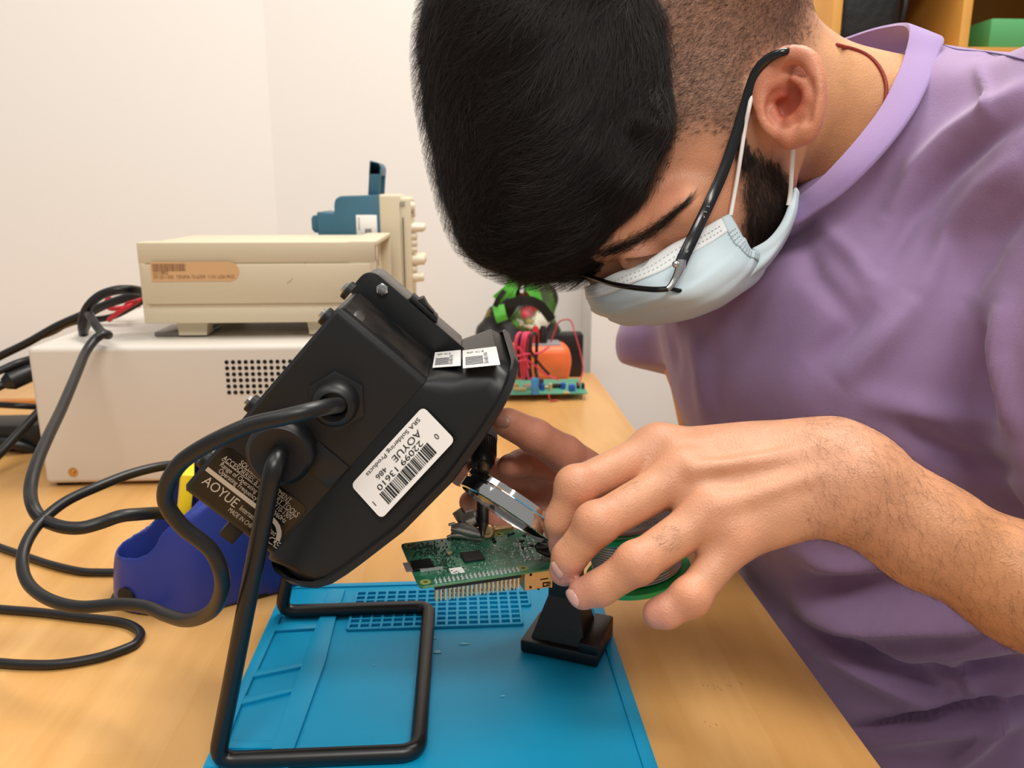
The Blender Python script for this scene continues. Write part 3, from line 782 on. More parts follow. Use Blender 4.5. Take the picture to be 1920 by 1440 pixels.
# rating plate (text runs along the housing)
q = [hpx(*p) for p in ((428, 836), (580, 955), (510, 1040), (358, 912))]
o_ = H(q[3][0], q[3][1], 0); 
uu = (H(*q[1], 0) - H(*q[0], 0)).normalized(); vv = (H(*q[0], 0) - H(*q[3], 0)); vv = (vv - uu * vv.dot(uu)); vh = vv.length; vv.normalize()
uw = (H(*q[1], 0) - H(*q[0], 0)).length
mb = MB(); rr = .004; P = []
for (cx_, cy_, t0) in ((rr, rr, math.pi), (uw - rr, rr, 1.5 * math.pi), (uw - rr, vh - rr, 0), (rr, vh - rr, .5 * math.pi)):
    for k in range(5):
        t = t0 + .5 * math.pi * k / 4; P.append(o_ + uu * (cx_ + rr * math.cos(t)) + vv * (cy_ + rr * math.sin(t)) - w_ * .0001)
mb.prism(P, -w_ * .0003); rp = mb.build('rating_plate', m_plate, fe, smooth=0); tag(rp, 'black rating plate with silver lettering')
mb = MB(); zo = o_ - w_ * .0004
def T(s, x, y, size, **k): text_into(mb, s, zo + uu * x * uw + vv * y * vh, uu, vv, size, **k)
T('AOYUE', .05, .18, vh * .26, fit=uw * .40); T('International Limited', .49, .21, vh * .15, fit=uw * .44); T('MADE IN CHINA', .42, .06, vh * .13, fit=uw * .34)
T('Operating Frequency            50/60Hz', .10, .52, vh * .13, fit=uw * .82); T('Range of Operating Voltage  110-130V', .07, .63, vh * .13, fit=uw * .88)
T('ACCESORRIES & AUXILIARY TOOLS', .05, .75, vh * .14, fit=uw * .92); T('SOLDERING EQUIPMENT', .20, .875, vh * .13, fit=uw * .62)
T('CE', .90, .05, vh * .2)
for (x, y, s) in ((.05, .735, .95), (.20, .862, .65)):
    p = zo - w_ * .0002 + uu * x * uw + vv * y * vh; mb.quad(p, p + uu * uw * s * .97, p + uu * uw * s * .97 + vv * .0003, p + vv * .0003)
p = zo - w_ * .0002 + uu * .0 + vv * vh * .40; mb.quad(p, p + uu * uw * .80, p + uu * uw * .80 + vv * vh * .085, p + vv * vh * .085)
for t0 in range(6):
    t1, t2 = R(90 - t0 * 15), R(90 - (t0 + 1) * 15); c_ = p + uu * uw * .80 + vv * (vh * .085 - .012); r1, r2 = .012, .012 - vh * .085
    mb.quad(c_ + uu * r2 * math.cos(t1) + vv * r2 * math.sin(t1), c_ + uu * r1 * math.cos(t1) + vv * r1 * math.sin(t1), c_ + uu * r1 * math.cos(t2) + vv * r1 * math.sin(t2), c_ + uu * r2 * math.cos(t2) + vv * r2 * math.sin(t2))
mb.build('lettering', m_silv, rp, smooth=0)
# big white barcode sticker on the flared near side: plane through three shroud points
s1, s2, s3 = H(LU + .004, .004, -.002), H(LU + .004, LV - .006, -.002), H(.086, .05, -.0120)
nf = (s2 - s1).cross(s3 - s1).normalized()
if nf.y > 0: nf = -nf
def flare_pt(px, py, lift=0.0012):
    r = ray(px, py); t = (s1 + nf * lift - CAM).dot(nf) / r.dot(nf); return CAM + r * t
def plane_label(name, quadpx, ptf, nrm, parent, m, r=.003, th=.0002):
    q = [ptf(*p) for p in quadpx]                                      # order: bl, br, tr, tl
    U = (q[1] - q[0] + q[2] - q[3]) / 2; V_ = (q[3] - q[0] + q[2] - q[1]) / 2
    wd, ht = U.length, V_.length; U = U.normalized(); V_ = (V_ - U * V_.dot(U)).normalized()
    o = (q[0] + q[1] + q[2] + q[3]) / 4 - U * wd / 2 - V_ * ht / 2
    P = []
    for (cx_, cy_, t0) in ((r, r, math.pi), (wd - r, r, 1.5 * math.pi), (wd - r, ht - r, 0), (r, ht - r, .5 * math.pi)):
        for k in range(5):
            t = t0 + .5 * math.pi * k / 4; P.append(o + U * (cx_ + r * math.cos(t)) + V_ * (cy_ + r * math.sin(t)))
    mbx = MB(); mbx.prism(P, nrm * th); ob = mbx.build(name, m, parent, smooth=0)
    return ob, o + nrm * th, U, V_, wd, ht
# text reads from upper right to lower left; its upward side is at the left
lab, o, U, V_, wd, ht = plane_label('barcode_sticker', ((796, 762), (662, 903), (711, 980), (851, 825)), flare_pt, nf, fe, m_white)
tag(lab, 'large white barcode sticker')
if True:
    mb = MB()
    def T2(s, x, y, size, **k): text_into(mb, s, o + U * x * wd + V_ * y * ht, U, V_, size, **k)
    lf = .0003 if U.cross(V_).dot(nf) > 0 else -.0003
    barcode_into(mb, o + U * wd * .20 + V_ * ht * .60, U, V_, wd * .66, ht * .30, seed=12, lift=lf)
    T2('SRA Soldering Products', .10, .08, ht * .13, lift=lf, fit=wd * .72); T2('AOYUE', .18, .255, ht * .21, lift=lf, fit=wd * .36); T2('486', .64, .27, ht * .16, lift=lf, fit=wd * .13)
    T2('0', .08, .60, ht * .18, lift=lf); T2('22099 13610', .23, .445, ht * .18, lift=lf, fit=wd * .60); T2('1', .93, .60, ht * .18, lift=lf)
    mb.build('lettering', m_ink, lab, smooth=0)
# two small stickers on the upper flare
t1_, t2_, t3_ = H(LU + .004, -.006, .02), H(LU + .004, -.006, .08), H(bow(RA - .007, RB0 + .003), RB0 + .003, .02)
nt_ = (t2_ - t1_).cross(t3_ - t1_).normalized()
if nt_.z < 0: nt_ = -nt_
def top_pt(px, py, lift=0.0012):
    r = ray(px, py); t = (t1_ + nt_ * lift - CAM).dot(nt_) / r.dot(nt_); return CAM + r * t
for (n0, n1, dc, sd) in (((811, 690), (864, 686), .045, 21), ((868, 691), (938, 684), .050, 22)):
    o = top_pt(*n0); U = top_pt(*n1) - o; wd = U.length; U.normalize(); V_ = w_.copy(); ht = dc
    mb = MB(); mb.prism([o, o + U * wd, o + U * wd + V_ * ht, o + V_ * ht], nt_ * .0002)
    lab = mb.build('barcode_sticker', m_white, fe, smooth=0); tag(lab, 'small white barcode sticker')
    lf = .0003 if U.cross(V_).dot(nt_) > 0 else -.0003; o = o + nt_ * .0002
    mb = MB()
    for k in range(6):
        p = o + nt_ * .0002 + U * wd * .08 + V_ * ht * (.14 + .075 * k); mb.quad(p, p + U * wd * .5, p + U * wd * .5 + V_ * ht * .035, p + V_ * ht * .035)
    text_into(mb, 'SRA486 FAN', o + U * wd * .72 + V_ * ht * .1, V_, -U, .0045, lift=lf, fit=ht * .6); text_into(mb, 'SP C3', o + U * wd * .12 + V_ * ht * .76, U, V_, .006, lift=lf, fit=wd * .5)
    mb.build('lettering', mat('grey_ink', '#55565c', .7), lab, smooth=0)
# wire stand
RW = .0050; zs = MZ + RW + .0002
def zq(px, py): return Zp(px, py, zs)
KA = K - w_ * .016
c1_, c2_, c3_, c4_ = zq(403, 1419), zq(778, 1419), zq(808, 1141), zq(533, 1143)
yn = (c1_.y + c2_.y) / 2; yf = (c3_.y + c4_.y) / 2; xl = (c1_.x + c4_.x) / 2; xr_ = (c2_.x + c3_.x) / 2
c1_, c2_, c3_, c4_ = Vector((xl, yn, zs)), Vector((xr_, yn, zs)), Vector((xr_, yf, zs)), Vector((xl, yf, zs))
print('stand', xl, xr_, yn, yf, 'knob', K)
pivn = Vector((K.x, yn + .004, K.z - .006)); pivf = Vector((K.x, yf, K.z - .006))
def fillet(P, r=.011, n=6):
    out = [P[0]]
    for i in range(1, len(P) - 1):
        a, b, c = P[i - 1], P[i], P[i + 1]; d1 = (a - b).normalized(); d2 = (c - b).normalized()
        p, q = b + d1 * r, b + d2 * r
        for k in range(n + 1):
            t = k / n; out.append(p * (1 - t) ** 2 + b * 2 * t * (1 - t) + q * t * t)
    return out + [P[-1]]
Kn = Vector((K.x, K.y - .006, K.z)); Kf2 = Vector((K.x, yf, K.z))
path = fillet([Kf2 - w_ * .03, Kf2, c4_, c3_, c2_, c1_, Vector((pivn.x, yn + .003, K.z + .0)), Kn][0:1] + [Kf2, c4_, c3_, c2_, c1_, Vector((K.x, yn + .003, K.z)), Kn], r=.011)
mb = MB(); mb.tube(path, RW, 16); mb.build('wire_stand', m_wire, fe, smooth=60)
# its thick power cord
loop = [(634, 760, .402), (612, 763, .385), (575, 772, .375), (530, 783, .372), (470, 797, .372), (412, 822, .372), (365, 848, .375), (335, 872, .378), (315, 905, .382), (310, 935, .386), (320, 960, .39), (345, 990, .395), (375, 1013, .40), (398, 1035, .405), (414, 1070, .41), (416, 1105, .42), (402, 1140, .435), (375, 1158, .45), (345, 1163, .465), (310, 1153, .48), (274, 1138, .492), (225, 1133, .50), (150, 1138, .505), (94, 1125, .515), (56, 1098, .53), (42, 1062, .545), (48, 1022, .56), (75, 980, .58), (124, 940, .60), (187, 911, .62), (244, 889, .64), (300, 875, .66), (345, 872, .68), (400, 880, .70)]
cable('power_cord', pts3(loop), .0040, m_cord, parent=fe, n=14)
# ================================================================ things on the desk
# ---- blue and yellow soldering iron holder
m_hblue = mat('holder_blue', '#26378f', 0.36, spec=0.45, bump=(1500, .05, .0003))
m_yel = mat('holder_yellow', '#f2cf1c', 0.4)
hl = Zp(214, 1160, TZ); hr = Zp(500, 1112, TZ)
ho = thing('soldering_iron_holder', 'blue and yellow soldering iron holder standing on the table behind the wire stand', 'iron holder', ((hl.x + hr.x) / 2, (hl.y + hr.y) / 2 + .03, TZ))
axh = (hr - hl); axh.z = 0; LH = axh.length; axh.normalize(); nh = Vector((-axh.y, axh.x, 0))
Mh = (tuple(axh), tuple(nh), (0, 0, 1))
def hp(a, b, z): return hl + axh * a + nh * b + Vector((0, 0, z))
lo = hp(-.02, .03, 0); 
fl = Field((min(hl.x, hr.x) - .03, min(hl.y, hr.y) - .03, TZ - .001), (max(hl.x, hr.x) + .03, max(hl.y, hr.y) + .13, TZ + .15), .0014)
Mt = Matrix((axh, nh, (0, 0, 1))); tl_a = R(38)
Mc = (tuple(axh * math.cos(tl_a) + Vector((0, 0, 1)) * math.sin(tl_a)), tuple(nh), tuple(Vector((0, 0, 1)) * math.cos(tl_a) - axh * math.sin(tl_a)))
pA, pB, pC = hp(.010, .004, .056), hp(.060, .000, .082), hp(.030, .062, .089)
nP = (pB - pA).cross(pC - pA).normalized(); nP = nP if nP.z > 0 else -nP
aP = (pB - pA).normalized(); bP = nP.cross(aP)
MP = (tuple(aP), tuple(bP), tuple(nP))
fl.run([ell(hp(.052, .030, .0), (.054, .042, .105), Mh, .01), ('box', tuple(hp(.098, .030, .040)), (.052, .036, .064), Mh, .020, .03, 'add'),
        ('box', tuple(pA + nP * .1), (.3, .3, .1), MP, .001, .004, 'sub'),
        ('ell', tuple(hp(.050, .030, .052)), (.0455, .0345, .066), Mh, .004, 'sub'),
        ('box', tuple(hp(.05, .05, -.1)), (.4, .4, .1008), Mh, .0001, .001, 'sub')])
print('holder px', project([tuple(hp(0, 0, 0)), tuple(hp(.03, .03, .086)), tuple(hp(.1, .03, .1))]))
V, Q = fl.mesh(); V = relax(V, Q, 2)
o = mesh_np('body', V, Q, m_hblue, ho)
mb = MB()
for (rx, z0, z1) in ((.0, 0.0002, .004),):
    P = [hp(.075 + .080 * math.cos(t), .030 + .042 * math.sin(t), z0) for t in np.linspace(0, 2 * math.pi, 40, endpoint=False)]
    mb.prism(P, (0, 0, z1 - z0), bev=.001)
mb.build('rubber_base', m_rub, ho)
# yellow tray inside
mb = MB(); mb.box(hp(.055, .030, .066), (.010, .050, .084), Matrix((axh, nh, (0, 0, 1))).transposed() @ Matrix.Rotation(R(10), 3, 'Y'), bev=.002); mb.build('sponge_tray', m_yel, ho)
mb = MB(); mb.ball(hp(.050, .026, .030), (.016, .016, .010)); mb.build('tip_cleaner', mat('dark_wool', '#22252c', .7), ho)
mb = MB(); mb.lathe(hp(.010, .004, .014), -axh * .8 + nh * -.8, [(.0085, -.004), (.0085, .0012), (0, .0016)], 20); mb.build('side_pad', m_rub, ho)

# ---- weighted stand that carries the circuit board
m_iron = mat('black_cast_iron', '#0d0d0e', 0.42, spec=0.5, bump=(350, .25, .0006))
z0 = MZ + .0003
f1, f2, f3, f4 = Zp(975, 1222, z0), Zp(1120, 1253, z0), Zp(1160, 1192, z0), Zp(1030, 1165, z0)
us = (f2 - f1).normalized(); vs = Vector((-us.y, us.x, 0)); ws = (f2 - f1).length; ds = .044
hs = thing('soldering_stand', 'black cast iron helping hand stand on the blue mat holding up the circuit board', 'stand', tuple(f1 + us * ws / 2 + vs * ds / 2))
def S(a, b, z): return f1 + us * a + vs * b + Vector((0, 0, z))
mb = MB(); mb.prism([S(0, 0, 0), S(ws, 0, 0), S(ws, ds, 0), S(0, ds, 0)], (0, 0, .0095), bev=.0015)
mb.prism([S(ws - .014, 0, .008), S(ws, 0, .008), S(ws, ds, .008), S(ws - .014, ds, .008)], (0, 0, .0085), bev=.0015)
mb.build('base', m_iron, hs)
mb = MB()
def sq(a0, a1, b0, b1, z): return [S(a0, b0, z), S(a1, b0, z), S(a1, b1, z), S(a0, b1, z)]
mb.loft([sq(.006, .046, .005, ds - .006, .008), sq(.007, .045, .006, ds - .007, .012), sq(.014, .040, .012, ds - .012, .034), sq(.016, .038, .014, ds - .014, .040), sq(.017, .036, .015, ds - .015, .082)])
mb.build('pedestal', m_iron, hs, smooth=0)

# ---- circuit board, underside up
m_pcb = mat('green_solder_mask', '#206448', 0.30, spec=0.5, coat=.25, vary=(260, '#2f7356', .06), bump=(500, .10, .0002))
m_pcbl = mat('light_green_edge', '#5c8f5e', 0.5)
m_sold = mat('solder_tin', '#e6e6e6', 0.25, .7)
m_gold = mat('gold_plate', '#eec489', 0.3, .75)
m_chip = mat('chip_epoxy', '#221f20', 0.5)
m_gmetal = mat('gold_tinted_shield', '#cfae7c', 0.34, .85)
P0 = W(786, 1101, .440)
L_ = .0885; WD = .056
# pick the depths of the other corners so that the board keeps its true size
def depth_for(px, py, ref, dist, far=True):
    lo_, hi_ = .40, .62
    best = min((abs((W(px, py, d) - ref).length - dist), d) for d in np.linspace(ref_d(ref), .60, 1200)); return best[1]
def ref_d(p): return (p - CAM).dot(cf)
d1 = depth_for(1066, 1061, P0, L_); P1 = W(1066, 1061, d1)
d3 = depth_for(718, 1025, P0, WD); P3 = W(718, 1025, d3)
e1 = (P1 - P0).normalized(); e2 = (P3 - P0); e2 = (e2 - e1 * e2.dot(e1)).normalized(); e3 = e1.cross(e2)
if e3.z < 0: e3 = -e3
print('PCB d', d1, d3, 'e1', e1, 'e2', e2)
def Bp(a, b, c=0): return P0 + e1 * a + e2 * b + e3 * c
RB_ = Matrix((e1, e2, e3)).transposed()
pcb = thing('circuit_board', 'green single board computer with gold header pins held upside down above the blue mat', 'circuit board', tuple(Bp(.04, .03)))
def rr2(a0, a1, b0, b1, r, c):
    out = []
    for (aa, bb, t0) in ((a0 + r, b0 + r, math.pi), (a1 - r, b0 + r, 1.5 * math.pi), (a1 - r, b1 - r, 0), (a0 + r, b1 - r, .5 * math.pi)):
        for k in range(5):
            t = t0 + .5 * math.pi * k / 4; out.append(Bp(aa + r * math.cos(t), bb + r * math.sin(t), c))
    return out
mb = MB(); mb.prism(rr2(0, L_, 0, WD, .003, -.0014), e3 * .0014, bev=.0001, seg=1); mb.build('board', m_pcb, pcb)
mb = MB(); mb.prism(rr2(.0004, L_ - .0004, -.00015, WD, .003, -.0012), e3 * .0010); mb.build('board_edge', m_pcbl, pcb)
for (a, b) in ((.0045, .0045), (.0620, .0045), (.0045, WD - .0045), (.0620, WD - .0045)):
    mb = MB(); mb.lathe(Bp(a, b, .0001), e3, [(.0031, 0), (.0031, .00008), (0, .00008)], 24); r_ = mb.build('mounting_ring', mat('pale_green_ring', '#8d9c4c', .5), pcb)
    mb = MB(); mb.lathe(Bp(a, b, .00022), e3, [(.0013, 0), (.0013, .00008), (0, .00008)], 16); mb.build('hole', mat('hole_brown', '#5d5a2a', .8), r_)
MB().box(Bp(.0375, .026, .0007), (.0125, .0115, .0013), RB_, bev=.0002, seg=1).build('memory_chip', m_chip, pcb)
mb = MB(); 
sdn = MB().box(Bp(.0065, .0235, .0009), (.0125, .0115, .0016), RB_, bev=.0003, seg=1).build('card_slot', mat('slot_dark_metal', '#2a2a2a', .25, .8), pcb)
MB().box(Bp(-.0005, .0240, .0004), (.006, .0105, .0008), RB_, bev=.0001, seg=1).build('memory_card', mat('card_grey', '#6d6468', .5), pcb)
MB().box(Bp(.0105, .0165, .0010), (.013, .0009, .0016), RB_).build('slot_rim', m_sold, sdn)
lb = MB().box(Bp(.0245, .0125, .0002), (.0078, .0068, .0002), RB_).build('white_sticker', m_white, pcb)
# header pins: two rows of twenty below, soldered points above
m_pinp = mat('pin_plastic', '#161311', .5)
MB().box(Bp(.0345, .0036, -.0027), (.0508, .0050, .0024), RB_, bev=.0001, seg=1).build('header_block', m_pinp, pcb)
pinm = solm = None
for i in range(20):
    for j in range(2):
        a = .0102 + i * .00254; b = .0023 + j * .00254
        mb = MB(); mb.box(Bp(a, b, -.0072), (.00095, .00095, .0076), RB_); mb.prism([Bp(a - .00036, b - .00036, -.011), Bp(a + .00036, b - .00036, -.011), Bp(a + .00036, b + .00036, -.011), Bp(a - .00036, b + .00036, -.011)], -e3 * .0008, bev=.0002, seg=1)
        mb.build('header_pin', m_gold, pcb, smooth=0)
        mb = MB(); mb.lathe(Bp(a, b, 0), e3, [(.00085, 0), (.0007, .0005), (.0003, .0011), (.00025, .0017), (0, .0018)], 8); mb.build('solder_joint', m_sold, pcb)
# connectors on the hidden side that stick out below
MB().box(Bp(.0705, .0098, -.0076), (.0165, .0150, .0120), RB_, bev=.0003, seg=1).build('network_socket', m_gmetal, pcb)
MB().box(Bp(.0790, .0100, -.0076), (.0012, .0158, .0126), RB_, bev=.0002, seg=1).build('socket_flange', m_gmetal, pcb)
MB().box(Bp(.0615, .0075, -.0050), (.0022, .0030, .0050), RB_).build('camera_socket', mat('socket_brass', '#c0a070', .4, .6), pcb)
mb = MB()
for (a, c, w, h) in ((.066, -.0035, .0013, .0013), (.066, -.0115, .0013, .0013), (.071, -.0135, .0012, .0008), (.0745, -.0075, .005, .0005)):
    mb.box(Bp(a, .0022, c), (w, .0004, h), RB_)
for (a, c, w, h) in ((.0758, -.0100, .0045, .0006), (.0758, -.0122, .0045, .0006), (.0740, -.0111, .0006, .0028), (.0772, -.0111, .0030, .0004)):
    mb.box(Bp(a, .0022, c), (w, .0004, h), RB_)
mb.build('socket_slot', m_hole, pcb, smooth=0)['kind'] = 'stuff'
for b in (.029, .047): MB().box(Bp(.0775, b, -.0088), (.0175, .0135, .0150), RB_, bev=.0004, seg=1).build('usb_socket', m_gmetal, pcb)
# surface components and test points, too many and small to count
rn = random.Random(11)
mbS, mbD, mbW = MB(), MB(), MB()
def spot(mbx, a, b, r, h=.0003, n=6): mbx.lathe(Bp(a, b, 0), e3, [(r, 0), (r * .7, h), (0, h)], n)
for k in range(430):
    a, b = rn.uniform(.008, .082), rn.uniform(.010, .053)
    if abs(a - .0375) < .0075 and abs(b - .026) < .007: continue
    if a < .015 and 0.016 < b < .031: continue
    spot(mbS, a, b, rn.uniform(.00018, .00036))
for k in range(150):
    a, b = rn.gauss(.018, .007), rn.gauss(.030, .012)
    if a < .003 or b < .009 or b > .053: continue
    t = rn.choice((0, 1)); mbD.box(Bp(a, b, .0003), (.0010, .0005, .0005) if t else (.0005, .0010, .0005), RB_)
for k in range(70):
    a, b = rn.gauss(.012, .005), rn.gauss(.045, .006)
    if a < .003 or b > .053: continue
    mbD.box(Bp(a, b, .0003), (.0009, .0006, .0006), RB_)
for i in range(9):
    for j in range(4):
        spot(mbS, .066 + j * .0032 + i * .0006, .013 + i * .0036, .00065, .0008, 8)
for k in range(16): 
    a, b = .066 + rn.uniform(0, .014), .012 + rn.uniform(0, .026); spot(mbS, a, b, .0009, .0016, 8)
for k in range(34):
    a, b = rn.uniform(.014, .07), rn.uniform(.012, .05); mbW.box(Bp(a, b, .00006), (rn.uniform(.002, .008), .00012, .00008), RB_)
for k in range(10):
    a, b = rn.uniform(.055, .078), rn.uniform(.028, .05); mbD.box(Bp(a, b, .0006), (.0020, .0014, .0012), RB_)
mbS.build('solder_points', m_sold, pcb)['kind'] = 'stuff'
mbD.build('surface_components', m_chip, pcb, smooth=0)['kind'] = 'stuff'
mbW.build('silkscreen_lines', mat('silkscreen', '#a9c4b4', .6), pcb, smooth=0)['kind'] = 'stuff'
MB().box(Bp(.0255, .034, .0006), (.0030, .0024, .0010), RB_, bev=.0001, seg=1).build('crystal', m_gmetal, pcb)
for (a, b) in ((.0545, .0585), (.0635, .0570)):
    MB().lathe(Bp(a, b, -.004), -e2 * 0 + e3, [(.0016, 0), (.0016, .0055), (0, .0055)], 14).build('socket_peg', m_chip, pcb)
MB().box(Bp(.0580, WD + .0005, .0000), (.030, .0040, .0050), RB_, bev=.0003, seg=1).build('video_socket', m_gmetal, pcb)

# ---- clip that grips the far edge of the board, wing nut and joint
m_nick = mat('worn_nickel', '#d2cbc0', 0.30, .75, bump=(300, .3, .0003))
cl = thing('alligator_clip', 'worn nickel alligator clip with wing nut gripping the back edge of the circuit board', 'clip', tuple(W(880, 1000, .50)))
def cp(px, py, d=.50): return W(px, py, d)
mb = MB(); mb.tube([cp(846, 989), cp(862, 991), cp(880, 996), cp(905, 1003, .495)], [.0022, .0040, .0044, .0025], 12); mb.build('upper_jaw', m_nick, cl)
mb = MB(); mb.tube([cp(846, 1003), cp(865, 1002), cp(885, 1006), cp(905, 1010, .497)], [.0020, .0028, .0030, .0020], 12); mb.build('lower_jaw', m_nick, cl)
mb = MB(); mb.tube([cp(841, 984), cp(850, 982), cp(858, 985)], [.0008, .0012, .001], 8); mb.tube([cp(838, 1007), cp(847, 1004), cp(856, 1006)], [.0008, .0012, .001], 8); mb.build('finger_tab', m_nick, cl)
mb = MB(); mb.tube([cp(857, 957, .505), cp(863, 966, .505), cp(870, 982, .503), cp(877, 986, .502)], [.0036, .0038, .0030, .002], 10); mb.build('wing', mat('dark_worn_steel', '#6d6a62', .4, .9), cl)
mb = MB(); mb.lathe(cp(884, 974, .506), cr * .9 - cd * .3, [(.0, -.006), (.004, -.006), (.0058, -.002), (.0058, .003), (.004, .005), (0, .005)], 18); mb.build('wing_nut', m_nick, cl)
mb = MB(); mb.lathe(cp(914, 996, .503), -cf, [(.0048, -.003), (.0048, .002), (.0036, .003), (.002, .003), (.002, 0), (0, 0)], 18); mb.build('joint_washer', m_gmetal, cl)
mb = MB(); mb.prism([cp(915, 983, .512), cp(958, 996, .515), cp(958, 1007, .515), cp(915, 1000, .512)], cf * .0015, bev=.0003); mb.build('clamp_plate', m_gmetal, cl)
c2 = thing('alligator_clip', 'dark alligator clip at the right end of the circuit board beside the fingertips', 'clip', tuple(W(1020, 1025, .475)))
mb = MB(); mb.tube([W(1004, 1026, .470), W(1018, 1022, .472), W(1040, 1012, .475), W(1065, 1010, .48)], [.0012, .0034, .0045, .0045], 10); mb.build('upper_jaw', m_iron, c2)
mb = MB(); mb.tube([W(1006, 1031, .470), W(1025, 1036, .472), W(1065, 1040, .48)], [.001, .0026, .0035], 10); mb.build('lower_jaw', m_iron, c2)
# arm from the clips to the pedestal
mb = MB(); tp = S(.027, ds / 2, .078); mb.tube([tp, W(1068, 1040, .500), W(1066, 1025, .482)], [.004, .004, .004], 12); mb.build('arm', m_nick, hs)
mb = MB(); mb.tube([W(1066, 1035, .50), W(980, 1030, .516), W(915, 1000, .512)], [.0028, .0028, .0028], 12); mb.build('arm', m_nick, hs)

# ---- magnifier ring, seen edge on
m_chr = mat('chrome', '#cfcfcf', 0.06, 1.0)
mg = thing('magnifier', 'chrome rimmed magnifying lens seen edge on in front of the soldering iron', 'magnifier', tuple(W(965, 960, .455)))
MC = W(962, 954, .452); ma = (cr * 171 + cd * 116).normalized()
axm = (cd * .90 - cr * .60); axm = (axm - ma * axm.dot(ma)).normalized(); axm = (axm * .97 - cf * .22).normalized()
RM = .0325
mb = MB(); mb.lathe(MC - axm * .0058, axm, [(RM - .0016, 0), (RM, .0004), (RM + .0002, .0034), (RM - .0004, .0040), (RM - .0030, .0044), (RM - .0030, .0050), (RM, .0054), (RM + .0001, .0098), (RM, .0112), (RM - .0018, .0116), (RM - .0018, 0.0)], 72, xref=ma); mb.build('rim', m_chr, mg, smooth=30)
m_glass = mat('lens_glass', '#ffffff', 0.02, trans=1.0)
mb = MB(); mb.lathe(MC, axm, [(0, -.0035), (RM * .5, -.0028), (RM - .002, -.001), (RM - .002, .001), (RM * .5, .0028), (0, .0035)], 48); mb.build('lens', m_glass, mg, smooth=60)
mb = MB(); e_ = MC + ma * (RM + .001); mb.tube([e_, e_ + ma * .006, e_ + ma * .012 + cf * .012], [.0026, .0026, .0026], 10); mb.build('lens_arm', m_nick, mg)

# ---- soldering iron
m_dark = mat('oxidised_barrel', '#3b3733', 0.5, .7, bump=(200, .2, .0003))
tip = Bp(.0480, .0405, .0006); 
tpx = project([tuple(tip)]); print('tip at', tpx)
tip = W(905, 1008, ref_d(tip) - .001)
ai = (W(905, 840, ref_d(tip) + .052) - tip).normalized()
si = thing('soldering_iron', 'grey handled soldering iron with its tip touching the circuit board', 'soldering iron', tuple(tip))
def along(py):   # distance along the iron axis whose picture height is py
    best = min((abs(project([tuple(tip + ai * t)])[1][0] - py), t) for t in np.linspace(0, .14, 700)); return best[1]
t1, t2, t3, t4, t5, t6 = along(985), along(905), along(885), along(866), along(828), along(806)
mb = MB(); mb.lathe(tip, ai, [(.0004, 0), (.0009, .0006), (.0026, t1 * .75), (.0031, t1)], 20); mb.build('tip', mat('tip_plating', '#5a534c', .35, .8), si)
mb = MB(); mb.lathe(tip, ai, [(0, t1), (.0031, t1), (.0038, t1 + .002), (.0040, t2), (.0040, t3), (0, t3)], 20); mb.build('barrel', m_dark, si)
mb = MB(); mb.lathe(tip, ai, [(0, t3 - .002), (.0046, t3 - .002), (.0048, t3), (.0048, t4 + .002), (0, t4 + .002)], 24); mb.build('collar', mat('brushed_collar', '#b3a78f', .35, 1.0), si)
mb = MB(); mb.lathe(tip, ai, [(.004, t4 - .0035), (.0065, t4 - .0035), (.0082, t4), (.0082, t4 + .003), (.0090, t4 + .0045), (.0093, t5), (.0085, t5 + .001), (0, t5 + .001)], 36)
for k in range(36):
    t = 2 * math.pi * k / 36; 
    u0 = ai.orthogonal().normalized(); v0 = ai.cross(u0); rd = u0 * math.cos(t) + v0 * math.sin(t)
    mb.tube([tip + ai * (t4 + .005) + rd * .0091, tip + ai * (t5 - .0005) + rd * .0094], .00035, 4)
mb.build('knurled_nut', m_rub, si)
mb = MB(); mb.lathe(tip, ai, [(0, t5 - .001), (.0098, t5 - .001), (.0102, t5 + .002), (.0100, t6), (.0082, t6 + .012), (.0088, t6 + .04), (.0085, t6 + .075), (.006, t6 + .088), (0, t6 + .088)], 32); mb.build('handle', mat('grey_grip_rubber', '#4a4c4e', .6), si)
# ================================================================ things at the far end of the bench
def BZ(px, py, Y): return Yp(px, py, Y)
# ---- circuit board with parts, flat on the table
bb = thing('component_board', 'green circuit board with blue capacitors lying at the far end of the workbench', 'circuit board', tuple(Zp(1020, 735, TZ)))
y0_, y1_ = Zp(1010, 752, TZ).y, Zp(1010, 724, TZ).y
xa, xb = Zp(880, 750, TZ).x, Zp(1097, 742, TZ).x
zb_ = TZ + .012
mb = MB(); mb.span((xa, y0_, zb_ - .0016), (xb, y1_, zb_), bev=.0003, seg=1); mb.build('board', mat('sea_green_board', '#4f9a80', .5), bb)
for (x, y) in ((xa + .006, y0_ + .006), (xb - .006, y0_ + .006), (xa + .006, y1_ - .006), (xb - .006, y1_ - .006)):
    MB().cyl((x, y, TZ + .0004), (x, y, zb_ - .0016), .003, 10).build('spacer', m_steel, bb)
m_bcap = mat('blue_sleeve', '#3f8fd2', .35); m_blue2 = mat('deep_blue', '#1f55b5', .4); m_tanp = mat('resistor_tan', '#c9b27c', .5)
def onb(px, py): p = Zp(px, py, zb_); return p
p = onb(1003, 738); MB().lathe(p, (0, 0, 1), [(.0062, 0), (.0062, .0015), (.0056, .002), (.0062, .003), (.0062, .0235), (.0055, .0245), (0, .0245)], 24).build('capacitor', m_bcap, bb)
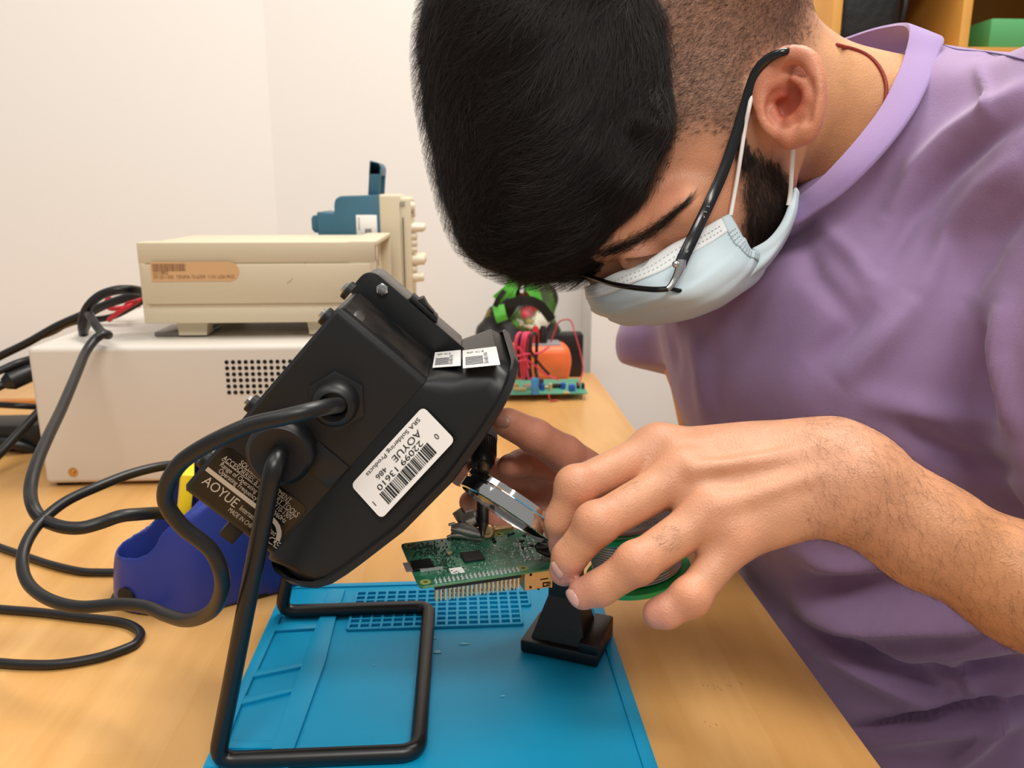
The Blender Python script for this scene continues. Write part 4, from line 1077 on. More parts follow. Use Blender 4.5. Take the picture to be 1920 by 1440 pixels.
for (px, py, r, h, m) in ((1017, 732, .0035, .011, m_blue2), (1056, 729, .004, .010, m_blue2), (1032, 733, .003, .012, m_tanp), (985, 728, .0035, .006, m_tanp), (1084, 728, .003, .010, m_chip)):
    MB().lathe(onb(px, py), (0, 0, 1), [(r, 0), (r, h * .95), (r * .8, h), (0, h)], 16).build('capacitor', m, bb)
for (px, py, s, m) in ((1072, 733, (.010, .009, .010), m_blue2), (1045, 727, (.024, .008, .006), m_chip), (1010, 729, (.016, .004, .016), mat('heatsink_grey', '#4c4c50', .4, .5)), (975, 733, (.02, .006, .005), m_tanp), (1028, 729, (.012, .006, .004), m_tanp), (1062, 738, (.010, .004, .003), m_tanp), (990, 729, (.010, .010, .007), m_sold), (1093, 728, (.004, .012, .008), m_chip), (965, 729, (.012, .008, .008), m_tanp)):
    p = onb(px, py); MB().box((p.x, p.y, zb_ + s[2] / 2 + .0002), s, bev=.0006).build('component', m, bb)
# ---- orange clamp meter
m_or = mat('orange_rubber', '#f4703a', .45); 
om = thing('handheld_meter', 'orange handheld multimeter lying between the black bag and the green board', 'multimeter', tuple(BZ(1030, 690, 1.29)))
Mo = ((1, 0, 0), (0, 1, 0), (0, 0, 1))
cO = BZ(1022, 674, 1.345); zO = TZ + .0
fl = Field((cO.x - .08, cO.y - .06, TZ), (cO.x + .07, cO.y + .07, TZ + .09), .002)
topz = BZ(1020, 643, 1.345).z
fl.run([('box', (cO.x - .012, cO.y, (TZ + topz) / 2), (.052, .030, (topz - TZ) / 2 - .001), Mo, .014, .01, 'add'), ell((cO.x + .018, cO.y, (TZ + topz) / 2 + .002), (.026, .029, .027), Mo, .012)])
V, Q = fl.mesh(); V = relax(V, Q, 3); mesh_np('body', V, Q, m_or, om)
mb = MB(); mb.span((cO.x - .03, cO.y - .02, topz - .006), (cO.x + .026, cO.y + .02, topz + .0022), bev=.003); mb.build('face_panel', mat('grey_panel', '#8d8c90', .4), om)
for (px, m, lab) in ((1004, m_red, 'red banana plug'), (1018, m_blk, 'black banana plug')):
    p = BZ(px, 645, 1.335); o = MB().lathe((p.x, 1.335, topz + .001), (0, 0, 1), [(.0075, 0), (.0075, .014), (.006, .022), (.004, .030), (0, .030)], 16).build('banana_plug', m, om); tag(o, lab)
# ---- coiled pink and black leads
m_pink = mat('pink_red_lead', '#d23a5e', .4)
tl_ = thing('test_lead_coil', 'coiled pink and black test leads hanging over the green circuit board', 'cable', tuple(BZ(985, 700, 1.235)))
for k, (dx, m) in enumerate(((0, m_pink), (10, m_pink), (16, m_pink), (7, m_blk), (27, m_blk))):
    P = [BZ(968 + dx, 706, 1.225), BZ(966 + dx, 680, 1.215), BZ(967 + dx, 645, 1.21), BZ(972 + dx, 627, 1.215), BZ(979 + dx, 628, 1.23), BZ(979 + dx, 660, 1.245), BZ(977 + dx, 690, 1.245), BZ(981 + dx, 712, 1.235)]
    mb = MB(); mb.tube(P, .0028, 8, smooth=5); mb.build('lead', m, tl_)
for P, m, r in (([(968, 668), (985, 664), (1010, 662), (1030, 650)], m_pink, .0016), ([(970, 678), (990, 676), (1020, 700), (1048, 713)], m_pink, .0013), ([(994, 655), (1004, 672), (1018, 690), (1030, 702)], m_blk, .0022), ([(972, 650), (984, 668), (992, 690)], m_pink, .0018)):
    mb = MB(); mb.tube([BZ(a, b, 1.20 + .003 * i) for i, (a, b) in enumerate(P)], r, 8, smooth=5); mb.build('lead', m, tl_)
cable('hookup_wire', [BZ(1033, 642, 1.26), BZ(1040, 622, 1.26), BZ(1047, 605, 1.26), BZ(1060, 599, 1.26), BZ(1071, 603, 1.26), BZ(1078, 625, 1.25), BZ(1088, 660, 1.24), BZ(1093, 690, 1.23), BZ(1089, 710, 1.22), BZ(1084, 722, 1.21)], .0012, mat('thin_red_wire', '#b8323f', .4),
      'thin red wire arching above the right end of the orange meter', 'wire')
cable('hookup_wire', [Zp(1029, 738, zb_ + .002), Zp(1030, 746, TZ + .008), Zp(1034, 752, TZ + .002), Zp(1046, 751, TZ + .002)], .0012, MATS['thin_red_wire'],
      'short red wire hanging over the front edge of the component board', 'wire')
# ---- dark case behind
dc = thing('black_case', 'small black case standing in the corner behind the orange meter', 'case', tuple(BZ(1075, 690, 1.40)))
c0, c1 = BZ(1040, 640, 1.38), BZ(1094, 625, 1.38)
mb = MB(); mb.span((c0.x, 1.375, TZ + .0004), (c1.x, TF - .002, c1.z), bev=.004); mb.build('body', m_blk, dc)
mb = MB(); mb.span((c0.x + .002, 1.374, c1.z - .030), (c1.x - .002, 1.376, c1.z - .028)); mb.build('lid_seam', m_rub, dc)
# ---- black shopping bag with green straps and a flower print
bag = thing('shopping_bag', 'slumped black shopping bag with bright green straps and a flower print', 'bag', tuple(BZ(990, 690, 1.35)))
def bagmat():
    m = bpy.data.materials.new('printed_bag'); m.use_nodes = True; N = m.node_tree.nodes; L = m.node_tree.links; b = N['Principled BSDF']
    b.inputs['Roughness'].default_value = .5
    at = N.new('ShaderNodeAttribute'); at.attribute_name = 'tint'; L.new(at.outputs['Color'], b.inputs['Base Color']); return m
YB = 1.402
def bz(px, py): p = BZ(px, py, YB); return p.x, p.z
outline = [(890, 697), (899, 640), (904, 590), (918, 572), (930, 557), (945, 535), (960, 518), (975, 512), (1000, 508), (1020, 512), (1032, 530), (1043, 553), (1048, 575), (1044, 600), (1046, 630), (1050, 697)]
cxb, czb = bz(975, 640)
fl = Field((bz(885, 690)[0] - .01, YB - .04, TZ), (bz(1055, 690)[0] + .01, YB + .07, bz(1000, 500)[1] + .02), .0022)
PB = lambda px, py, dy=0: (bz(px, py)[0], YB + dy, bz(px, py)[1])
fl.run([ell(PB(945, 665), (.052, .035, .062), Mo, .03), ell(PB(1000, 665), (.050, .034, .062), Mo, .03), ('box', PB(970, 665, .012), (.070, .030, .048), Mo, .02, .03, 'add'),
        cap(PB(940, 600), PB(968, 530), .022, .008, .02), cap(PB(1000, 600), PB(1005, 525, .01), .030, .014, .02), cap(PB(1025, 640), PB(1028, 550, .01), .018, .014, .02), cap(PB(935, 620), PB(920, 590), .018, .012, .02),
        cap(PB(960, 595, -.045), PB(990, 560, -.045), .010, .012, .01, 'sub')])
V, Q = fl.mesh(); V = relax(V, Q, 3)
nz = np.sin(V[:, 0] * 140) * np.sin(V[:, 2] * 110 + 1.3) * .0022 + np.sin(V[:, 0] * 60 + V[:, 2] * 90) * .003; Nn = vnormals(V, Q); V = V + Nn * nz[:, None]
V[:, 2] = np.maximum(V[:, 2], TZ + .0004)
px_, py_, _ = project(V)
colr = np.tile(np.array(lin('#131313')[:3]), (len(V), 1))
def blot(cx, cy, rx, ry, c, ang=0):
    ca, sa = math.cos(R(ang)), math.sin(R(ang)); dx, dy = px_ - cx, py_ - cy
    m = ((dx * ca + dy * sa) / rx) ** 2 + ((-dx * sa + dy * ca) / ry) ** 2 < 1 + .35 * np.sin(px_ * .9 + py_ * .6)
    colr[m] = lin(c)[:3]
front = Nn[:, 1] < .3
for a in ((1030, 560, 9, 45, '#3f6b2c', -14), (1020, 545, 14, 26, '#4a5a3a', 0), (1009, 522, 9, 9, '#c06a2a'), (995, 598, 34, 22, '#5a7a3e'), (1015, 600, 14, 16, '#d5d2bd'), (990, 585, 14, 11, '#8c1c22'), (984, 590, 7, 7, '#c5283a'), (1000, 578, 9, 6, '#a83230'), (975, 604, 9, 5, '#cfd8d6', 30), (1000, 613, 16, 4, '#e9e6d2', 8), (968, 606, 8, 4, '#5fae3c', 35), (983, 555, 12, 9, '#7a3b1c'), (912, 585, 8, 10, '#7a6a30'), (1058, 622, 8, 9, '#4f9c58'), (992, 601, 6, 4, '#b79a5c')): blot(*a)
colr[~front] = lin('#131313')[:3]
mesh_np('body', V, Q, bagmat(), bag, colors=colr)
m_green = mat('lime_strap', '#55b83a', .6)
def strap(pts, w, name='strap', m=m_green):
    """pts (px, py, Y, tilt) -> a folded ribbon with thickness"""
    L0 = []
    P = [BZ(a, b, c) for a, b, c in pts]; P, _ = spline(P, 5)
    for i, p in enumerate(P):
        t = (P[min(i + 1, len(P) - 1)] - P[max(i - 1, 0)]).normalized(); n = t.cross(Vector((0, 1, 0))).normalized() * w / 2
        th = Vector((0, -.0012, 0)); L0.append([p - n, p + n, p + n + th, p - n + th])
    mb = MB(); mb.loft(L0); mb.build(name, m, bag, smooth=0)
strap([(930, 562, 1.357, ), (950, 545, 1.353), (962, 528, 1.357), (965, 520, 1.367)], .017)
strap([(962, 572, 1.357), (960, 550, 1.355), (966, 535, 1.359)], .012)
strap([(988, 534, 1.362), (1000, 546, 1.357), (1008, 565, 1.355)], .018)
strap([(934, 572, 1.355), (938, 590, 1.347), (942, 602, 1.349)], .020)
m_strapb = mat('black_webbing', '#15140f', .7)
strap([(960, 512, 1.372), (974, 522, 1.362), (984, 530, 1.359), (992, 520, 1.367)], .010, m=m_strapb)
strap([(946, 545, 1.342), (935, 560, 1.340), (928, 575, 1.342)], .009, m=m_strapb)
strap([(950, 570, 1.343), (985, 563, 1.337), (1012, 572, 1.341), (1035, 600, 1.349)], .016, m=m_strapb)

# ================================================================ shelf at the upper right
m_or2 = mat('shelf_birch', '#d59a45', .5, vary=(20, '#c98c3a'))
YS = 1.20
def sx_(px, py=40): return Yp(px, py, YS).x
sh = thing('shelf_unit', 'birch shelf unit with open compartments on the right behind the shoulder', 'shelf', (sx_(1750), 1.3, 0))
zt_s = Yp(1700, -160, YS).z; zlow = Yp(1700, 330, YS).z
m_ws = mat('shelf_back', '#b07428', .6)
for (a, b) in ((1560, 1578), (1803, 1821)): MB().span((sx_(a), YS, .0006), (sx_(b), 1.43, zt_s), bev=.001).build('upright', m_or2, sh)
MB().span((sx_(2150), YS, .0006), (sx_(2168), 1.43, zt_s), bev=.001).build('upright', m_or2, sh)
MB().span((sx_(1578), 1.423, .3), (sx_(2150), 1.43, zt_s)).build('back_panel', m_ws, sh)
zsh = Yp(1860, 88, YS).z
for z in (zsh - .018, zsh - .35, zt_s - .02):
    for (a, b) in ((1578, 1803), (1821, 2150)): MB().span((sx_(a) + .0005, YS + .002, z), (sx_(b) - .0005, 1.422, z + .018), bev=.0005).build('shelf_board', m_or2, sh)
bk = thing('black_equipment_bag', 'black bag filling the left shelf compartment beside the neck', 'bag', (sx_(1650), 1.25, zsh))
mb = MB(); mb.span((sx_(1582), YS + .02, zsh + .0008), (sx_(1708), 1.40, zt_s - .05), bev=.02, seg=4); mb.build('body', mat('black_nylon', '#161616', .6, bump=(60, .5, .004)), bk)
mb = MB(); mb.tube([Yp(1690, 40, 1.215), Yp(1697, 10, 1.21), Yp(1700, -20, 1.215)], .004, 8); mb.build('strap', m_blk, bk)
gb_ = thing('green_storage_box', 'green storage box on the shelf above the shoulder at the right edge', 'box', (sx_(1900), 1.3, zsh))
zg = Yp(1870, 31, YS).z
mb = MB(); mb.span((sx_(1869), YS + .012, zsh + .0008), (sx_(2100), 1.41, zg), bev=.002); mb.build('body', mat('green_card', '#58a868', .55), gb_)
mb = MB(); mb.span((sx_(1823), YS + .06, zsh + .0008), (sx_(1868) , 1.41, zg - .001), bev=.002); mb.build('side_flap', mat('green_card_dark', '#3f8a52', .55), gb_)
gy = thing('grey_carton', 'pale grey carton standing behind the green storage box', 'box', (sx_(1860), 1.35, zsh))
mb = MB(); mb.span((sx_(1832), 1.4105, zsh + .0008), (sx_(1905), 1.4225, Yp(1860, -60, 1.41).z), bev=.001); mb.build('body', mat('grey_card', '#a39c90', .6), gy)
# ================================================================ the person
def skin_mat():
    m = bpy.data.materials.new('skin'); m.use_nodes = True; N = m.node_tree.nodes; L = m.node_tree.links; b = N['Principled BSDF']
    b.inputs['Roughness'].default_value = .46; b.inputs['Specular IOR Level'].default_value = .42
    b.inputs['Subsurface Weight'].default_value = .12; b.inputs['Subsurface Radius'].default_value = (1, .35, .15); b.inputs['Subsurface Scale'].default_value = .006
    at = N.new('ShaderNodeAttribute'); at.attribute_name = 'tint'
    co = N.new('ShaderNodeTexCoord'); n = N.new('ShaderNodeTexNoise'); n.inputs['Scale'].default_value = 70; n.inputs['Detail'].default_value = 6
    L.new(co.outputs['Object'], n.inputs['Vector'])
    hs_ = N.new('ShaderNodeMix'); hs_.data_type = 'RGBA'; hs_.blend_type = 'MULTIPLY'; hs_.inputs[0].default_value = 1
    cr_ = N.new('ShaderNodeMapRange'); cr_.inputs[1].default_value = .3; cr_.inputs[2].default_value = .7; cr_.inputs[3].default_value = .90; cr_.inputs[4].default_value = 1.06
    L.new(n.outputs['Fac'], cr_.inputs[0]); L.new(at.outputs['Color'], hs_.inputs[6]); L.new(cr_.outputs[0], hs_.inputs[7]); L.new(hs_.outputs[2], b.inputs['Base Color'])
    v = N.new('ShaderNodeTexVoronoi'); v.inputs['Scale'].default_value = 900; L.new(co.outputs['Object'], v.inputs['Vector'])
    n2 = N.new('ShaderNodeTexNoise'); n2.inputs['Scale'].default_value = 260; n2.inputs['Detail'].default_value = 5; L.new(co.outputs['Object'], n2.inputs['Vector'])
    ad = N.new('ShaderNodeMath'); ad.operation = 'ADD'; L.new(v.outputs['Distance'], ad.inputs[0]); L.new(n2.outputs['Fac'], ad.inputs[1])
    bp = N.new('ShaderNodeBump'); bp.inputs['Strength'].default_value = .35; bp.inputs['Distance'].default_value = .0005
    L.new(ad.outputs[0], bp.inputs['Height']); L.new(bp.outputs[0], b.inputs['Normal'])
    return m
m_skin = skin_mat()
pers = thing('person', 'person in a lilac t-shirt, face mask and glasses bending over the soldering work', 'person', (0.5, .64, 0.0))
w = lambda px, py, d: tuple(W(px, py, d))
head = [
    ell(w(1170, 105, .562), (.098, .097, .074), k=.02),
    ell(w(1300, -20, .562), (.080, .088, .070), k=.03),
    ell(w(1150, 320, .562), (.058, .062, .062), k=.03),
    ell(w(1330, 270, .545), (.058, .072, .052), k=.03),
    cap(w(1122, 458, .523), w(1285, 388, .500), .011, .009, .018),
    ell(w(1285, 445, .545), (.048, .038, .046), k=.02),
    ell(w(1158, 500, .562), (.019, .020, .028), k=.02),
    cap(w(1122, 480, .564), w(1150, 552, .562), .008, .011, .012),
    ell(w(1330, 470, .560), (.030, .024, .032), k=.015),
    cap(w(1428, 250, .522), w(1412, 385, .528), .022, .017, .022),
    cap(w(1412, 385, .530), w(1345, 465, .552), .017, .014, .02),
    ell(w(1198, 482, .513), (.013, .011, .011), k=.006),
    ('ell', w(1215, 462, .493), (.020, .007, .007), camrot(-28), .008, 'sub'),
    cap(w(1497, 210, .575), w(1650, 285, .600), .051, .061, .03),
    cap(w(1428, 140, .575), w(1550, 205, .585), .042, .040, .015),
    cap(w(1650, 290, .600), w(1760, 420, .62), .060, .075, .03),
]
er = [(1426, 196, .489), (1431, 160, .486), (1446, 128, .482), (1470, 107, .477), (1496, 103, .472), (1517, 112, .469), (1529, 135, .467), (1533, 165, .466), (1531, 198, .467), (1522, 228, .470), (1508, 250, .475)]
ep = [w(*p) for p in er]
head += [ell(w(1478, 185, .4835), (.0205, .0270, .0060), camrot(6, 0), .004), cap(w(1450, 160, .492), w(1470, 230, .492), .010, .009, .008)]
ep, er_r = spline(ep, 5, [.0062, .0066, .0060, .0052, .0047, .0044, .0043, .0043, .0046, .0054, .0062])
head += chain([tuple(p) for p in ep], er_r, .0022)
head += [cap(w(1508, 250, .475), w(1484, 258, .480), .0062, .0065, .004), cap(w(1484, 258, .480), w(1466, 244, .487), .0060, .005, .004),
         ('ell', w(1481, 190, .4735), (.0125, .0160, .0095), camrot(8), .004, 'sub'),
         ('ell', w(1466, 200, .4790), (.0095, .0110, .010), camrot(0), .003, 'sub'),
         ('cap', w(1478, 137, .470), w(1512, 160, .4655), .0050, .0038, .004, 'sub'),
         ('cap', w(1520, 175, .463), w(1513, 225, .466), .0028, .0026, .003, 'sub')]
head += chain([w(1488, 148, .4755), w(1510, 160, .4715), (w(1516, 186, .4705)), w(1503, 214, .4745), w(1482, 232, .479), w(1470, 238, .482)], [.0026, .0030, .0032, .0036, .0040, .0030], .003)
head += [cap(w(1447, 208, .487), w(1455, 226, .4855), .0036, .0042, .003), cap(w(1440, 186, .4865), w(1470, 178, .4835), .0030, .0020, .003)]

# ---- left arm and hand
IX = [(1236, 843, .447), (1082, 912, .424), (1052, 975, .427), (1056, 1024, .436)]
MI = [(1282, 890, .428), (1120, 982, .406), (1068, 1044, .411), (1058, 1070, .415)]
RI = [(1332, 962, .414), (1196, 1056, .398), (1126, 1102, .401), (1094, 1113, .404)]
PI_ = [(1376, 1012, .410), (1296, 1120, .396), (1250, 1146, .396), (1234, 1150, .397)]
fr = ([.0120, .0102, .0089, .0080], [.0120, .0103, .0090, .0080], [.0116, .0100, .0090, .0081], [.0104, .0090, .0083, .0076])
larm = []
wr = [(1552, 846, .440), (1568, 874, .428), (1572, 905, .420), (1556, 936, .418)]
larm += [ell(w(1425, 905, .437), (.052, .030, .0165), camrot(-4), .012)]
for F_, rr_, wp in zip((IX, MI, RI, PI_), fr, wr):
    larm.append(cap(w(*wp), w(*F_[0]), .0165, rr_[0] + .0003, .012))
larm += [cap(w(1560, 888, .43), w(1610, 912, .426), .0235, .0232, .02), cap(w(1610, 912, .426), w(1735, 1000, .420), .0232, .0245, .02), cap(w(1735, 1000, .420), w(1920, 1097, .412), .0245, .0272, .02),
         cap(w(1920, 1098, .412), w(2240, 1270, .415), .0272, .038, .02), cap(w(2240, 1270, .415), w(2140, 700, .450), .038, .040, .02), cap(w(2140, 700, .450), w(2030, 300, .495), .040, .044, .02),
         ell(w(1626, 890, .4065), (.010, .008, .006), k=.010)]
for F_, rr_ in zip((IX, MI, RI, PI_), fr):
    P = [w(*p) for p in F_]
    larm += [cap(P[0], P[1], rr_[0], rr_[1], .0030), cap(P[1], P[2], rr_[1], rr_[2], .0025), cap(P[2], P[3], rr_[2], rr_[3], .0025)]
    larm.append(ell(tuple(W(F_[1][0] - 3, F_[1][1] - 2, F_[1][2] - .0015)), (rr_[1] * 1.10, rr_[1] * 1.05, rr_[1] * 1.02), k=.004))
    larm.append(ell(tuple(W(F_[0][0] - 2, F_[0][1] - 4, F_[0][2] - .0025)), (rr_[0] * 1.08, rr_[0] * 1.0, rr_[0] * .98), k=.010))
# skin webs between the fingers, hollows between the knuckles
larm += [cap(w(1262, 872, .440), w(1230, 895, .436), .010, .006, .01), cap(w(1312, 930, .425), w(1290, 955, .423), .010, .006, .01), cap(w(1360, 990, .416), w(1335, 1020, .413), .009, .006, .01)]
# tendons on the back of the hand
for a_, b_, d_ in (((1300, 880), (1520, 850), .4125), ((1350, 950), (1530, 890), .4035), ((1262, 838), (1490, 828), .4325)):
    larm.append(cap(w(a_[0], a_[1], d_), w(b_[0], b_[1], d_ + .002), .0022, .0015, .008))
# thumb on the far side of the spool
larm += [cap(w(1520, 930, .447), w(1390, 1000, .478), .017, .013, .012), cap(w(1390, 1000, .478), w(1300, 1060, .484), .0125, .011, .004), cap(w(1300, 1060, .484), w(1235, 1080, .484), .011, .009, .004)]

# ---- right arm and hand
TH = [(1120, 900, .560), (1058, 852, .535), (1003, 818, .520), (952, 793, .511)]
RX = [(1075, 890, .588), (1012, 868, .568), (978, 868, .545), (955, 874, .536)]
RM_ = [(1085, 915, .590), (985, 895, .585), (905, 880, .556), (866, 888, .545)]
RR = [(1085, 945, .590), (985, 935, .585), (912, 935, .560), (884, 942, .552)]
RP = [(1085, 970, .588), (1010, 985, .580), (955, 980, .566), (930, 975, .560)]
rarm = [ell(w(1070, 930, .590), (.034, .030, .020), k=.012), cap(w(1110, 930, .59), w(1190, 930, .63), .026, .026, .02), cap(w(1190, 930, .63), w(1368, 900, .745), .026, .034, .02),
        cap(w(1368, 900, .745), w(1305, 640, .79), .035, .034, .02), cap(w(1305, 640, .79), w(1340, 440, .80), .036, .046, .02), cap(w(960, 962, .578), w(1075, 1003, .585), .015, .018, .012)]
for F_, rr_ in zip((TH, RX, RM_, RR, RP), ([.016, .0128, .0112, .0098], [.0115, .0100, .0090, .0082], [.0115, .0103, .0098, .0090], [.0110, .0100, .0096, .0086], [.010, .0092, .0088, .008])):
    rarm += chain([w(*p) for p in F_], rr_, .0035)
# ---- torso, mostly under the shirt
tors = [ell((.31, .64, .97), (.115, .165, .13), ((1, 0, 0), (0, 1, 0), (0, 0, 1)), .06), ell((.42, .64, .76), (.12, .15, .19), ((1, 0, 0), (0, 1, 0), (0, 0, 1)), .06),
        cap(w(1740, 300, .60), w(2000, 300, .49), .050, .050, .03), cap(w(1560, 330, .68), w(1330, 440, .80), .050, .048, .03),
        ell((.47, .64, .55), (.14, .17, .12), ((1, 0, 0), (0, 1, 0), (0, 0, 1)), .05)]
for sy in (-.095, .095): tors += [cap((.45, .64 + sy, .53), (.12, .64 + sy * 1.2, .55), .075, .060, .03), cap((.12, .64 + sy * 1.2, .54), (.16, .64 + sy * 1.2, .10), .058, .042, .03), cap((.16, .64 + sy * 1.2, .06), (.02, .64 + sy * 1.3, .035), .035, .03, .02)]
ALL = head + tors + larm + rarm
def skin_tint(V, N):
    px, py, d = project(V)
    base = np.array(lin('#cf9674')[:3]); C = np.tile(base, (len(V), 1))
    isface = (px < 1760) & (py < 640) & (d < .72) & (V[:, 2] > .93)
    C[isface] = np.array(lin('#cb8f6d')[:3])
    def blend(m, col, a=1.0):
        c = np.array(lin(col)[:3]); mm = np.clip(m, 0, 1)[:, None] * a; C[:] = C * (1 - mm) + c * mm
    nearface = (V - np.array(CAM)) @ np.array(cf) < .60
    def soft(poly, wdt):
        ins = inpoly(px, py, poly); D, _ = polydist(px, py, list(poly) + [poly[0]])
        return np.clip(np.where(ins, .5 + D / wdt, .5 - D / wdt), 0, 1)
    # neck more golden
    blend(isface * soft([(1530, 60), (1720, 80), (1700, 300), (1500, 400), (1480, 300), (1545, 200)], 60), '#cf9868', .8)
    # cropped hair on the side, temple and beard
    BUZZ = [(1180, -400), (1535, -400), (1518, 70), (1500, 92), (1440, 104), (1412, 150), (1398, 240), (1372, 270), (1330, 235), (1280, 262), (1225, 350), (1170, 400), (1150, 300)]
    blend(isface * nearface * soft(BUZZ, 70) * (d < .58), '#5f4436', .62)
    blend(isface * (d >= .56) * soft([(1180, -400), (1540, -400), (1515, 60), (1200, 100)], 30), '#3a2a20', .8)
    BEARD = [(1398, 262), (1430, 290), (1462, 300), (1492, 350), (1490, 420), (1400, 520), (1392, 440), (1392, 380), (1385, 310)]
    blend(isface * nearface * soft(BEARD, 34), '#2e2019', .80)
    # warm ear
    inear = isface * (d < .497) * inpoly(px, py, [(1405, 200), (1420, 120), (1480, 80), (1550, 90), (1560, 200), (1530, 270), (1480, 290), (1440, 250)])
    blend(inear, '#d98a70', .55)
    blend(inear * soft([(1443, 165), (1488, 150), (1516, 175), (1505, 215), (1472, 232), (1450, 225)], 26), '#a8402a', .75)
    # forehead redness, eye hollow
    blend(isface * soft([(1180, 400), (1260, 330), (1290, 370), (1200, 440)], 60), '#cf8566', .6)
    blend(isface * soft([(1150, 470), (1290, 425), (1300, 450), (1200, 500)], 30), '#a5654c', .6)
    # knuckles and finger tips
    for F_ in (IX, MI, RI, PI_):
        q = np.array(W(*F_[1])); dd = np.linalg.norm(V - q, axis=1); blend(np.clip(1.6 - dd / .009, 0, 1), '#d27c66', .50)
        q = np.array(W(*F_[0])); dd = np.linalg.norm(V - q, axis=1); blend(np.clip(1.6 - dd / .012, 0, 1), '#d98f75', .40)
        q = np.array(W(*F_[3])); dd = np.linalg.norm(V - q, axis=1); blend(np.clip(1.6 - dd / .011, 0, 1), '#c98a80', .60)
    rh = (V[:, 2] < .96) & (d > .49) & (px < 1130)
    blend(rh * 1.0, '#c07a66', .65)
    fa = (px > 1640) & (V[:, 2] < .99) & (d < .46); blend(fa * np.clip((px - 1600) / 250, 0, 1), '#c18658', .7)
    return C
VS, QS, CS, off = [], [], [], 0
SD = {}
def block(lo, hi, h, prims, it, keep=None, name=None):
    global off
    f = Field(lo, hi, h).run(prims)
    V, Q = f.mesh(); V = relax(V, Q, it, .4)
    N = vnormals(V, Q)
    if name: SD[name] = (f, V, Q, N)
    return V, Q, N
def bounds(pts, m):
    A = np.array(pts); return A.min(0) - m, A.max(0) + m
# head block: a box from the crown down to the collar
hpts = [w(x, y, d) for x in (880, 1700) for y in (-190, 560) for d in (.46, .66)]
lo, hi = bounds(hpts, .0); hi[0] = W(1700, 250, .60).x; lo[2] = W(1300, 640, .56).z; hi[2] = W(1250, -270, .60).z; lo[1] = .44; hi[1] = .70
V1, Q1, N1 = block(lo, hi, .0013, head, 3, name='head')
hand_pts = [w(1010, 770, .40), w(1010, 1190, .40), w(1010, 770, .50), w(1960, 1220, .40), w(1960, 900, .40), w(1300, 1200, .5)]
lo2, hi2 = bounds(hand_pts, .012)
V2, Q2, N2 = block(lo2, hi2, .00105, larm, 2, name='larm')
lo3, hi3 = bounds([w(*p) for p in (TH + RX + RM_ + RR + RP)] + [w(1190, 930, .63)], .03)
V3, Q3, N3 = block(lo3, hi3, .0012, rarm, 2, name='rarm')
# the rest of the body, coarser, under the clothes and beyond the frame
lo4 = np.array([-.06, .24, 0.0]); hi4 = np.array([.74, 1.0, 1.25])
f4 = Field(lo4, hi4, .005).run(head + tors + larm + rarm); V4, Q4 = f4.mesh(); V4 = relax(V4, Q4, 2)
def inside(V, lo, hi, m): return ((V > np.array(lo) + m) & (V < np.array(hi) - m)).all(1)
kill = inside(V4, lo, hi, .004) | inside(V4, lo2, hi2, .004) | inside(V4, lo3, hi3, .004)
kill &= ~((V4[:, 2] < .6))
Q4 = Q4[~kill[Q4].any(1)]
parts_ = [(V1, Q1), (V2, Q2), (V3, Q3), (V4, Q4)]
Vall = np.concatenate([p[0] for p in parts_]); o_ = 0; Qall = []
for V_i, Q_i in parts_: Qall.append(Q_i + o_); o_ += len(V_i)
Qall = np.concatenate(Qall)
Nall = np.concatenate([N1, N2, N3, vnormals(V4, Q4)])
body = mesh_np('body', Vall, Qall, m_skin, pers, colors=skin_tint(Vall, Nall))
print('body verts', len(Vall))
from mathutils.bvhtree import BVHTree
def bvh(V, Q): return BVHTree.FromPolygons([tuple(v) for v in V], [tuple(int(i) for i in q) for q in Q])
BH = bvh(V1, Q1)
def hit(px, py, lift=0.0, tree=None, dflt=.52):
    r = ray(px, py).normalized(); l = (tree or BH).ray_cast(CAM, r)
    if l[0] is None: return W(px, py, dflt)
    return l[0] - r * lift

# ---- finger nails that show
def nail(px, py, tree, rx, ry, ang, m, name='fingernail'):
    r = ray(px, py).normalized(); l, n, _, _ = tree.ray_cast(CAM, r)
    if l is None: return
    if n.dot(r) > 0: n = -n
    t = (cr * math.cos(R(ang)) + cd * math.sin(R(ang))); t = (t - n * t.dot(n)).normalized(); b = n.cross(t)
    mb = MB(); rings = []
    for (f, hgt) in ((1.0, -.0004), (.92, .0004), (.6, .0009), (.25, .0011)):
        rings.append([l + t * rx * f * math.cos(a) + b * ry * f * math.sin(a) + n * hgt * 1.0 - n * (math.sin(a) * f) ** 2 * ry * .25 for a in np.linspace(0, 2 * math.pi, 20, endpoint=False)])
    mb.loft(rings); mb.build(name, m, pers, smooth=60)
m_nail = mat('nail', '#c39a90', .28, spec=.5)
B2 = bvh(V2, Q2); B3 = bvh(V3, Q3)
nail(1043, 1070, B2, .0050, .0035, 65, m_nail); nail(1072, 1122, B2, .0050, .0036, 30, m_nail)
nail(942, 789, B3, .0055, .0042, 20, mat('nail_skin_tone', '#b07c6c', .35))  # nail coloured close to the surrounding skin for low contrast

